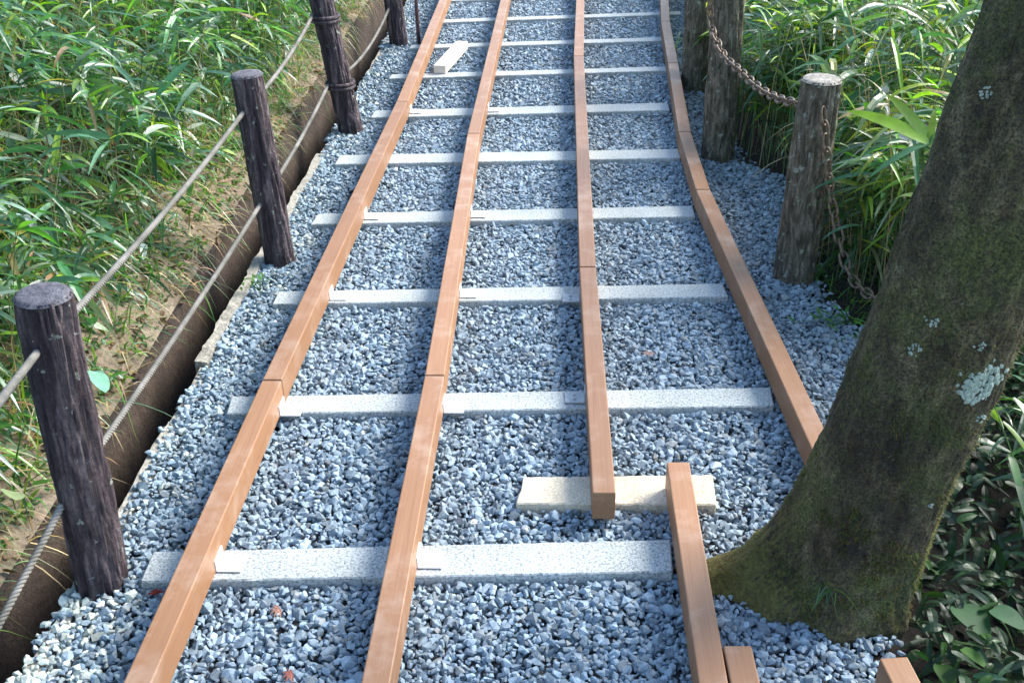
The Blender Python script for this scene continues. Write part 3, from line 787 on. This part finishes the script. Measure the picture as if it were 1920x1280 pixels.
# --- left bank
mb, ms = MB(), MB()
LB = {'deep': 3, 'blue': 5, 'mid': 2.5, 'lime': 1.5, 'pale': 1.2, 'yellow': .35, 'glint': 1.5, 'dry': .3}
X, Y, Z = scatter(2700, .7, 8.0, .16, 3.4, -1)
bamboo_mass(mb, ms, X, Y, Z, .10, .46, .08, .19, .165, LB, (6, 11), lean_az=-.4, thick=.0016)
n = 24000; X, Y, Z = scatter(n, .8, 8.5, .05, 3.0, -1); k = rng.random(n) < np.clip((wall_x(np.clip(Y, .2, 9.5))-X+.03)/.3, 0, 1); X, Y, Z = X[k], Y[k], Z[k]; n = len(X)
pn = vnoise(np.stack([X, Y, Z*0], -1), 1.6, 4.0); k = pn > -.25; X, Y, Z = X[k], Y[k], Z[k]; n = len(X)
v, f_, c = blade(np.stack([X, Y, Z], -1), azel(rng.normal(-.4, 1.3, n), rng.uniform(.3, 1.4, n)), rng.uniform(.12, .34, n), rng.uniform(.003, .0085, n), rng.uniform(.3, 1.1, n), pick(n, {'mid': 3, 'lime': 2.2, 'pale': 2.5, 'blue': 2.5, 'deep': 2, 'straw': .8}), 5, 'grass', .1)
mb.add(v, f_, c)
n = 30000; X, Y, Z = scatter(n, .8, 8.5, .12, 3.2, -1); k = rng.random(n) < np.clip((wall_x(np.clip(Y, .2, 9.5))-X-.06+.12*vnoise(np.stack([X, Y, X*0], -1), 2.3, 6.0))/.16, 0, 1); X, Y, Z = X[k], Y[k], Z[k]; n = len(X)
pn = vnoise(np.stack([X, Y, Z*0], -1), 2.1, 9.0); hgt = np.clip(.10+.22*pn, .01, .35); Z = Z + hgt*rng.uniform(.1, 1.1, n)
v, f_, c = blade(np.stack([X, Y, Z], -1), azel(rng.normal(-.5, 1.2, n), rng.uniform(-.5, .6, n)), rng.uniform(.06, .14, n), rng.uniform(.009, .02, n), rng.uniform(.2, .9, n), pick(n, {'mid': 3, 'lime': 1.6, 'pale': 1.2, 'blue': 5, 'deep': 3, 'yellow': .5, 'glint': 1.7, 'dry': .3}), 5, 'bamboo', .15, rng.normal(0, .5, n))
mb.add(v, f_, c)
n = 3800; X, Y, Z = scatter(n, .8, 8.0, .12, 3.2, -1); Z = Z + rng.uniform(.01, .26, n)*np.clip((wall_x(np.clip(Y, .2, 9.5))-X)/.4, .1, 1)
v, f_, c = blade(np.stack([X, Y, Z], -1), azel(rng.normal(-.5, 1.2, n), rng.uniform(-.6, .4, n)), rng.uniform(.04, .09, n), rng.uniform(.02, .042, n), rng.uniform(.1, .6, n), pick(n, {'blue': 4, 'mid': 2, 'glint': 2, 'pale': 1, 'lime': 1.4, 'deep': 2}), 6, 'bamboo', .12, rng.normal(0, .5, n))
mb.add(v, f_, c)
X, Y, Z = scatter(420, .8, 7.5, .03, .34, -1)     # small weed rosettes on the bare edge
for x, y, z in zip(X, Y, Z):
    n = rng.integers(5, 12); a = rng.uniform(0, 6.28, n)
    v, f_, c = blade(np.repeat([[x, y, z+.005]], n, 0)+rng.normal(0, .012, (n, 3))*[1, 1, .4], azel(a, rng.uniform(.0, .9, n)), rng.uniform(.02, .055, n), rng.uniform(.007, .02, n), rng.uniform(.1, .6, n), pick(n, {'mid': 3, 'lime': 2, 'pale': 2, 'blue': 2, 'glint': 1}), 4, 'bamboo', .15)
    mb.add(v, f_, c)
bk = mb.build('bank_grass', M['leaf']); tag(bk, 'tangled green grass and bamboo grass covering the left bank', 'undergrowth', None, 'stuff')
ms.build('bank_stems', M['grass'], bk)
# dry straw by the gutter
mb = MB(); n = 15000; X, Y, Z = scatter(n, .8, 8.5, .03, .8, -1); k = rng.random(n) < np.clip((wall_x(np.clip(Y, .2, 9.5))-X)/.22, .12, 1)*np.clip(.55+1.6*vnoise(np.stack([X, Y, X*0], -1), 3.5, 2.0), .05, 1); X, Y, Z = X[k], Y[k], Z[k]; n = len(X)
v, f_, c = blade(np.stack([X, Y, Z+rng.uniform(0, .03, n)], -1), azel(rng.uniform(0, 6.28, n), rng.uniform(-.2, 1.0, n)), rng.uniform(.05, .2, n), rng.uniform(.0025, .007, n), rng.uniform(.1, .9, n), pick(n, {'straw': 5, 'dry': 1.5, 'pale': 2.2, 'mid': .8}), 4, 'grass', .1)
mb.add(v, f_, c)
n = 1800; X, Y, Z = scatter(n, 4.0, 8.5, .05, 1.2, -1)
v, f_, c = blade(np.stack([X, Y, Z], -1), azel(rng.normal(-.3, 1.2, n), rng.uniform(.6, 1.4, n)), rng.uniform(.15, .4, n), rng.uniform(.002, .005, n), rng.uniform(.2, .8, n), pick(n, {'straw': 3, 'pale': 3, 'lime': 1.5, 'mid': 1}), 5, 'grass', .1)
mb.add(v, f_, c)
n = 700; X, Y, Z = scatter(n, .7, 8.5, 0, .1, -1); X += .02*rng.random(n)
v, f_, c = blade(np.stack([X, Y, Z+rng.uniform(0, .02, n)], -1), azel(rng.normal(0, 1.1, n), rng.uniform(-.5, .6, n)), rng.uniform(.04, .15, n), rng.uniform(.002, .006, n), rng.uniform(.3, 1.4, n), pick(n, {'straw': 4, 'dry': 2, 'pale': 2, 'mid': 1.5}), 5, 'grass', .1)
mb.add(v, f_, c)
n = 3500; X, Y, Z = scatter(n, .7, 8.5, .0, .5, -1); e_ = rng.uniform(.004, .012, n)   # clods and dead leaf scraps
v, f_, c = blade(np.stack([X, Y, Z+.006], -1), azel(rng.uniform(0, 6.28, n), rng.uniform(-.3, .5, n)), e_*3, e_*1.6, rng.uniform(.1, .6, n), pick(n, {'dry': 3, 'straw': 1})*rng.uniform(.25, .9, (n, 1)), 3, 'heart', .25, rng.normal(0, .6, n))
mb.add(v, f_, c)
o = mb.build('dry_grass', M['straw']); tag(o, 'dry straw coloured grass strewn on the bank edge above the gutter', 'dry grass', None, 'stuff')
# litter and low weeds on the dark right ground
mb = MB(); n = 900; X, Y, Z = scatter(n, .9, 4.0, .03, 1.6, 1)
v, f_, c = blade(np.stack([X, Y, Z+.02], -1), azel(rng.uniform(0, 6.28, n), rng.uniform(-.1, .6, n)), rng.uniform(.03, .12, n), rng.uniform(.003, .02, n), rng.uniform(.1, .7, n), pick(n, {'dry': 1, 'deep': 5, 'mid': 1})*.35, 4, 'bamboo', .15)
mb.add(v, f_, c)
n = 6000; X, Y, Z = scatter(n, .9, 3.2, .01, 1.4, 1); e_ = rng.uniform(.004, .014, n)
v, f_, c = blade(np.stack([X, Y, Z+.008], -1), azel(rng.uniform(0, 6.28, n), rng.uniform(-.3, .5, n)), e_*3.2, e_*1.5, rng.uniform(.1, .6, n), pick(n, {'dry': 3, 'straw': .5})*rng.uniform(.05, .35, (n, 1)), 3, 'heart', .25, rng.normal(0, .6, n))
mb.add(v, f_, c)
n = 4600; X, Y, Z = scatter(n, .9, 2.7, .07, 1.3, 1)
v, f_, c = blade(np.stack([X, Y, Z+rng.uniform(.01, .16, n)], -1), azel(rng.uniform(0, 6.28, n), rng.uniform(-.4, .6, n)), rng.uniform(.025, .07, n), rng.uniform(.012, .03, n), rng.uniform(.1, .7, n), pick(n, {'deep': 5, 'mid': 2, 'blue': 1})*.45, 5, 'bamboo', .15, rng.normal(0, .4, n))
mb.add(v, f_, c)
n = 900; X, Y, Z = scatter(n, 2.3, 3.6, .0, .45, 1)
v, f_, c = blade(np.stack([X, Y, Z+.015], -1), azel(rng.uniform(0, 6.28, n), rng.uniform(.2, 1.3, n)), rng.uniform(.05, .16, n), rng.uniform(.002, .006, n), rng.uniform(.2, 1, n), pick(n, {'mid': 3, 'deep': 3, 'lime': 1}), 4, 'grass', .15)
mb.add(v, f_, c)
o = mb.build('leaf_litter', M['grass']); tag(o, 'dead leaves and low weeds on the dark soil round the tree', 'litter', None, 'stuff')

# ------------------------------------------------------------------ tree
TB = Vector((.70, 1.775, 0)); TREE = empty('leaning_tree', (TB.x, TB.y, GZ), 'thick mossy tree trunk leaning to the right with a flaring root', 'tree')
def tc(z): return np.array([TB.x + .20*z + .02*max(z, 0)**1.5*0.3 + .012*math.sin(z*4), TB.y + .03*z, z])
def trunk_r(a, z):
    base = .139 + .004*math.exp(-max(z, 0)/.3) - .012*max(z-.8, 0)
    fl = 0
    zz = max(z, -.02)
    for a0, amp, h_, w_ in ((math.pi*.97, .10, .055, .34), (math.pi*1.02, .03, .22, .6), (-1.75, .03, .10, .4), (-.95, .03, .07, .35), (1.3, .06, .12, .4), (-2.55, .035, .06, .25), (2.3, .05, .1, .35)):
        da = (a-a0+math.pi) % (2*math.pi)-math.pi
        fl += amp*math.exp(-zz/h_)*math.exp(-(da/w_)**2)
    q = Vector((math.cos(a)*1.3, math.sin(a)*1.3, z*1.6))
    nz_ = .014*noise.noise(q) + .009*noise.noise(q*3.1+Vector((3, 1, 4))) + .0045*noise.noise(q*8)+.003*noise.noise(q*19)+.0022*noise.noise(q*41)
    return base + fl + nz_
def trunk_pt(a, z):
    r = trunk_r(a, z); c = tc(z); return np.array([c[0]+math.cos(a)*r, c[1]+math.sin(a)*r, z])
ns = 260; zs_ = np.concatenate([np.linspace(-.1, 1.2, 300), np.linspace(1.21, 2.6, 60)])
V = np.array([trunk_pt(2*math.pi*k/ns, z) for z in zs_ for k in range(ns)])
nz = len(zs_); i = np.arange(nz-1)[:, None]*ns; j = np.arange(ns)[None]; k = (j+1) % ns
F = np.stack([i+j, i+k, i+ns+k, i+ns+j], -1).reshape(-1, 4)
mbt = MB(); mbt.add(V, [F])
limbs = []
top = tc(2.55)
for q in ([(0, 0, -.1), (.35, .25, .7), (.8, .9, 1.4), (1.3, 1.7, 1.9)], [(0, 0, -.1), (.2, -.2, .9), (.55, -.5, 1.7), (.9, -.6, 2.4)], [(0, 0, -.1), (-.1, .5, .8), (.0, 1.2, 1.5), (.3, 2.0, 2.0)], [(0, 0, -.1), (.6, .1, .5), (1.4, .2, 1.1), (2.2, .5, 1.5)]):
    P = smoothline([top+np.array(p) for p in q], 14); V, F = tube(P, np.linspace(.085, .02, 14), 10); mbt.add(V, F); limbs.append(P)
mbt.build('trunk', M['trunk'], TREE, True, tuple(TREE.location))
mb = MB(); cen = []
for P in limbs:
    for f in np.linspace(.35, 1, 9):
        p = P[int(f*13)]; cen += [p + rng.normal(0, .32, 3) for _ in range(7)]
cen = np.array(cen); n = 5200; ix = rng.integers(0, len(cen), n)
B = cen[ix] + rng.normal(0, .15, (n, 3)); B = B[B[:, 2] > 2.1]; n = len(B)
v, f_, c = blade(B, azel(rng.uniform(0, 6.28, n), rng.uniform(-.6, .5, n)), rng.uniform(.07, .13, n), rng.uniform(.035, .06, n), rng.uniform(.1, .5, n), pick(n, {'mid': 2, 'deep': 2, 'lime': 1}), 4, 'bamboo', .15)
mb.add(v, f_, c); mb.build('crown', M['broad'], TREE, False, tuple(TREE.location))
# lichen and moss on the trunk
def trunk_hit(px, py):
    d = ray(px, py).normalized(); o_ = Vector((0, 0, H)); t = 1.0
    for _ in range(4000):
        p = o_ + d*t; a = math.atan2(p.y-tc(p.z)[1], p.x-tc(p.z)[0])
        if math.hypot(p.x-tc(p.z)[0], p.y-tc(p.z)[1]) < trunk_r(a, p.z): return a, p.z
        t += .001
        if t > 4: return None
def patch(px, py, rad, nb):
    h = trunk_hit(px, py)
    if not h: return
    a0, z0 = h; r0 = trunk_r(a0, z0); mb = MB(); ph = rng.uniform(0, 6)
    for _ in range(nb):
        t = rng.uniform(0, 6.283); lim = rad*(1+.35*noise.noise(Vector((math.cos(t)*1.6+px, math.sin(t)*1.6, py))))
        f = lim*math.sqrt(rng.random())*(1.0 if rng.random() > .08 else 1.45)
        a = a0 + f*math.cos(t)*1.15/r0; z = z0 + f*math.sin(t); p = trunk_pt(a, z)
        nrm = np.array([math.cos(a), math.sin(a), 0]); tn = np.array([-math.sin(a), math.cos(a), 0]); up = np.array([0, 0, 1.])
        e = rad*rng.uniform(.05, .17) + .0012; nk = 9; V = [p+nrm*.0022]
        for q_, lf in ((.6, .0022), (1.0, -.001)):
            for k in range(nk):
                b_ = 2*math.pi*k/nk; w_ = e*q_*rng.uniform(.7, 1.25); V.append(p+tn*math.cos(b_)*w_+up*math.sin(b_)*w_+nrm*lf*rng.uniform(.6, 1.3))
        F3 = np.array([[0, 1+k, 1+(k+1) % nk] for k in range(nk)]); F4 = np.array([[1+k, 1+nk+k, 1+nk+(k+1) % nk, 1+(k+1) % nk] for k in range(nk)])
        mb.add(np.array(V)-np.array(TREE.location), [F3, F4])
    mb.build('lichen_patch', M['lichen'], TREE)
for q in ((1840, 722, .036, 190), (1715, 655, .010, 24), (1748, 604, .010, 26), (1836, 648, .008, 18), (1745, 948, .005, 10), (1843, 785, .011, 22), (1848, 172, .010, 24)):
    patch(*q)
# moss fuzz
n = 26000; a = rng.uniform(-np.pi, np.pi, n); z = rng.uniform(-.02, 1.1, n)**1.0
z = np.where(rng.random(n) < .5, rng.uniform(-.02, .3, n), z)
P = np.array([trunk_pt(p_, q_) for p_, q_ in zip(a, z)]); nn = vnoise(P, 9, 2.0) + .6*vnoise(P, 24, 5.0)
low = np.clip(1-z/.28, 0, 1); rightside = np.clip(1-np.abs(a+.5)/.55, 0, 1); leftroot = np.clip(1-np.abs(np.abs(a)-np.pi)/.7, 0, 1)*np.clip(1-z/.4, 0, 1)
k = nn + .35*low*0 + .55*rightside + .5*leftroot > .27; P, a, z = P[k], a[k], z[k]; n = len(P)
Dm = np.stack([np.cos(a), np.sin(a), np.full(n, .4)], -1) + rng.normal(0, .55, (n, 3))
mc_ = np.stack([rng.uniform(.05, .15, n), rng.uniform(.06, .14, n), rng.uniform(.01, .03, n)], -1)*np.clip(rng.normal(.9, .25, n), .4, 1.5)[:, None]
v, f_, c = blade(P-np.array(TREE.location), Dm, rng.uniform(.004, .011, n), rng.uniform(.0015, .003, n), rng.uniform(.1, .6, n), mc_, 2, 'grass', .1)
mb = MB(); mb.add(v, f_, c); tag(mb.build('moss', M['straw'], TREE), kind='stuff')
# small tufts rooted in the bark
mb = MB()
for px, py, nb in ((1548, 1095, 9), (1556, 1110, 7), (1742, 1070, 12), (1758, 1040, 12), (1770, 1080, 10), (1788, 990, 7), (1800, 940, 6)):
    h = trunk_hit(px, py)
    if not h: continue
    p = trunk_pt(*h)-np.array(TREE.location); az = h[0]+rng.normal(0, .7, nb)
    v, f_, c = blade(np.repeat(p[None], nb, 0)+rng.normal(0, .006, (nb, 3)), azel(az, rng.uniform(-.6, .7, nb)), rng.uniform(.03, .06, nb), rng.uniform(.002, .005, nb), rng.uniform(.4, 1.2, nb), pick(nb, {'mid': 2, 'pale': 1, 'lime': 1})*.7, 5, 'grass', .1); mb.add(v, f_, c)
mb.build('grass_tuft', M['grass'], TREE)

# ------------------------------------------------------------------ single plants
def plant(name, base, label, cat, leaves, mat, stem_col='pale', stem_r=.0016):
    """leaves: list of (tip-start point, direction az, el, length, width, droop, colour kind, profile, roll)"""
    t = empty(name, tuple(base), label, cat); o0 = np.array(tuple(base)); mb = MB(); ms = MB()
    for (p, az, el, ln, wd, dr, ck, pr, ro) in leaves:
        p = np.array(tuple(p)); mid = (o0+p)/2 + np.array([0, 0, .25*np.linalg.norm(p-o0)*.3])
        V, F = tube(smoothline([o0, mid, p], 8), np.linspace(stem_r, stem_r*.6, 8), 5, False); ms.add(V-o0, F, greens(1, stem_col)[0])
        v, f_, c = blade(p[None]-o0, azel(np.array([az]), np.array([el])), np.array([ln]), np.array([wd]), np.array([dr]), greens(1, ck), 9, pr, .12, np.array([ro])); mb.add(v, f_, c)
    ms.build('stem', M['grass'], t); lo2 = mb.build('leaves', mat, t, True); return t
# bright sprig behind the trunk
bp = G(1745, 620, GZ); bp.y = 2.55; bp = Vector((1.28, 2.55, -.03))
hub = AY(1742, 268, 2.35)
plant('bamboo_sprig', bp, 'bright green bamboo sprig with broad blades in front of the leaning trunk edge', 'plant',
      [(hub, 2.85, .5, .22, .045, .2, 'lime', 'bamboo', .7), (hub+Vector((.01, 0, -.01)), 2.5, .85, .19, .04, .2, 'lime', 'bamboo', .6), (hub, .2, .7, .17, .036, .2, 'mid', 'bamboo', -.6),
       (hub, 3.5, -.1, .16, .026, .3, 'blue', 'bamboo', .2), (hub, 1.2, .9, .12, .022, .3, 'lime', 'bamboo', 0)], M['leaf'])
# sprig hanging over the curving beam
sp = G(1318, 95, GZ); hub = AY(1275, 84, sp.y-.12)
plant('bamboo_sprig', sp, 'small leafy sprig reaching over the curving right beam', 'plant',
      [(hub+Vector((rng.normal(0, .02), rng.normal(0, .02), rng.normal(0, .02))), a_, e_, l_, .016, .3, ck, 'bamboo', rng.normal(0, .4)) for a_, e_, l_, ck in
       ((3.2, -.1, .14, 'yellow'), (2.6, .3, .09, 'mid'), (.3, .4, .1, 'blue'), (1.2, .6, .09, 'pale'), (5.2, -.2, .11, 'blue'), (4.4, -.3, .1, 'lime'), (3.9, 0, .1, 'mid'), (0.9, .1, .12, 'blue'))], M['leaf'])
def bpt(px, py, Y): return AY(px, py, Y)
p0 = Vector((1.06, 1.62, -.12))
lv = []
for (px, py, Y, az, ln, wd, ck) in ((1800, 1135, 1.60, -1.3, .085, .075, 'deep'), (1862, 1140, 1.58, -.9, .07, .06, 'deep'), (1765, 1245, 1.50, -1.6, .06, .045, 'mid'), (1805, 1215, 1.5, -1.0, .055, .03, 'mid')):
    lv.append((bpt(px, py, Y), az, .15, ln, wd, .25, ck, 'heart', .1))
plant('broad_leaf_plant', p0, 'broad leaved green plant on dark soil in the bottom right corner', 'plant', lv, M['broad'], 'pale', .0014)
p0 = Vector((1.36, 1.95, -.12)); lv = []
for (px, py, Y, az, el, ln, wd, ck) in ((1900, 745, 1.98, -1.2, -.2, .12, .026, 'mid'), (1880, 790, 1.95, -.9, -.4, .13, .028, 'lime'), (1893, 850, 1.9, -1.5, -.4, .11, .03, 'mid'), (1905, 900, 1.85, -1.4, -.5, .1, .03, 'mid'), (1912, 700, 2.0, -1, .2, .12, .025, 'blue'), (1915, 960, 1.8, -1.5, -.5, .09, .028, 'deep')):
    lv.append((bpt(px, py, Y), az, el, ln, wd, .4, ck, 'bamboo', .2))
plant('bamboo_plant', p0, 'ragged green leafed plant at the right edge beside the trunk', 'plant', lv, M['leaf'])
def bank_pt(px, py):
    d = ray(px, py).normalized(); t = .8
    while t < 8:
        p = Vector((0, 0, H)) + d*t
        if p.x < float(wall_x(min(max(p.y, .2), 9.5))) and p.z < float(bank_z(np.array(p.x), np.array(min(max(p.y, .2), 9.5)))): return p
        t += .004
    return Vector((-1.5, 3, .3))
q = bank_pt(30, 960)
plant('broad_leaf_plant', q, 'low plant with rounded pale green leaves at the left edge', 'plant',
      [(q+Vector((.01, -.01, .07)), -1.0, .3, .062, .058, .1, 'pale', 'heart', .6), (q+Vector((-.04, -.05, .05)), -2.0, .2, .05, .045, .2, 'mid', 'heart', .4), (q+Vector((.03, .05, .04)), .5, .2, .04, .035, .2, 'mid', 'heart', .2)], M['broad'])
q = bank_pt(195, 735)
plant('broad_leaf_plant', q, 'single wide greyish white leaf standing behind the nearest rope post', 'plant',
      [(q+Vector((-.01, -.01, .075)), -.9, -.4, .075, .065, .1, 'glint', 'heart', .5), (q+Vector((.03, 0, .05)), .3, .3, .05, .03, .2, 'mid', 'heart', .2)], M['broad'])
q = G(487, 545, GZ+.01)
plant('small_weed', q, 'tiny green weed sprouting in the gravel beside the second rope post', 'weed',
      [(q+Vector((rng.normal(0, .02), rng.normal(0, .02), .02+rng.random()*.03)), rng.uniform(0, 6.28), rng.uniform(.1, .8), .03, .012, .2, 'mid', 'bamboo', 0) for _ in range(18)], M['broad'], 'mid', .0009)
q = G(1560, 612, GZ)
plant('small_weed', q, 'low green weed tuft at the gravel edge left of the trunk', 'weed',
      [(q+Vector((rng.normal(0, .04), rng.normal(0, .03), .015+rng.random()*.025)), rng.uniform(0, 6.28), rng.uniform(.1, .7), .045, .013, .3, 'mid', 'bamboo', 0) for _ in range(20)], M['broad'], 'mid', .0009)
# fern fronds, top right
q = Vector((2.12, 4.35, .3)); t = empty('fern', tuple(q), 'yellow green fern fronds beside the trunk in the top right corner', 'fern'); mb = MB()
for fa, fe, fl_ in ((2.6, 1.3, 1.0), (3.3, 1.15, .9), (1.6, 1.25, .95), (4.2, 1.25, .85), (5.0, 1.2, .8), (.4, 1.2, .9)):
    d0 = azel(np.array([fa]), np.array([fe]))[0]; f = np.linspace(0, 1, 22)
    P = d0[None]*(f*fl_)[:, None]; P[:, 2] -= .35*fl_*f**2
    V, F = tube(P, np.linspace(.003, .001, 22), 5, False); mb.add(V, F, greens(1, 'lime')[0])
    for sd in (-1, 1):
        n = 18; az = np.full(n, fa + sd*1.25); v, f_, c = blade(P[4:], azel(az, np.full(n, .15)), .17*np.sin(np.linspace(.5, 3.0, n))+.02, np.full(n, .034), np.full(n, .3), greens(n, 'yellow'), 4, 'bamboo', .1); mb.add(v, f_, c)
mb.build('fronds', M['leaf'], t)
# fallen leaves
FL = [((292, 1113), 'curled dark red fallen leaf in gravel left of the leftmost beam', (.22, .03, .02)), ((524, 1141), 'faded pink fallen leaf on gravel between the two left beams', (.42, .22, .17)),
      ((548, 1262), 'reddish fallen leaf on gravel at the bottom, left of the second beam', (.4, .15, .12)), ((1216, 660), 'small pinkish fallen leaf on gravel right of the third beam', (.42, .24, .2))]
for (px, py), lb, cc in FL:
    p = G(px, py, GZ+.006); mb = MB(); n = 5
    v, f_, c = blade(np.zeros((n, 3)), azel(np.linspace(.3, 2.9, n)+random.uniform(0, 3), np.full(n, .25)), np.full(n, .024), np.full(n, .009), np.full(n, .4), np.tile(np.array(cc), (n, 1)), 4, 'bamboo', .3); mb.add(v, f_, c)
    o = mb.build('fallen_leaf', M['broad']); o.location = p; tag(o, lb, 'leaf', 'fallen leaves on the gravel')

# ------------------------------------------------------------------ light
SUN_EL, SUN_AZ = R(38), R(62)          # azimuth measured from +Y towards +X
wd = bpy.data.worlds.new('World'); scene.world = wd; wd.use_nodes = True
nt = wd.node_tree; bg = nt.nodes['Background']
sky = nt.nodes.new('ShaderNodeTexSky'); sky.sky_type = 'NISHITA'; sky.sun_disc = False
sky.sun_elevation = SUN_EL; sky.sun_rotation = SUN_AZ
nt.links.new(sky.outputs[0], bg.inputs[0]); bg.inputs[1].default_value = .15
ld = bpy.data.lights.new('sun', 'SUN'); ld.energy = 2.6; ld.angle = R(30); ld.color = (1, .96, .9)
lo = bpy.data.objects.new('sun', ld); COL.objects.link(lo)
dv = Vector((math.sin(SUN_AZ)*math.cos(SUN_EL), math.cos(SUN_AZ)*math.cos(SUN_EL), math.sin(SUN_EL)))
lo.rotation_euler = dv.to_track_quat('Z', 'Y').to_euler(); lo.location = dv*20
vs = scene.view_settings; vs.view_transform = 'Standard'; vs.look = 'None'; vs.gamma = 1; vs.exposure = 1.7; vs.use_curve_mapping = False
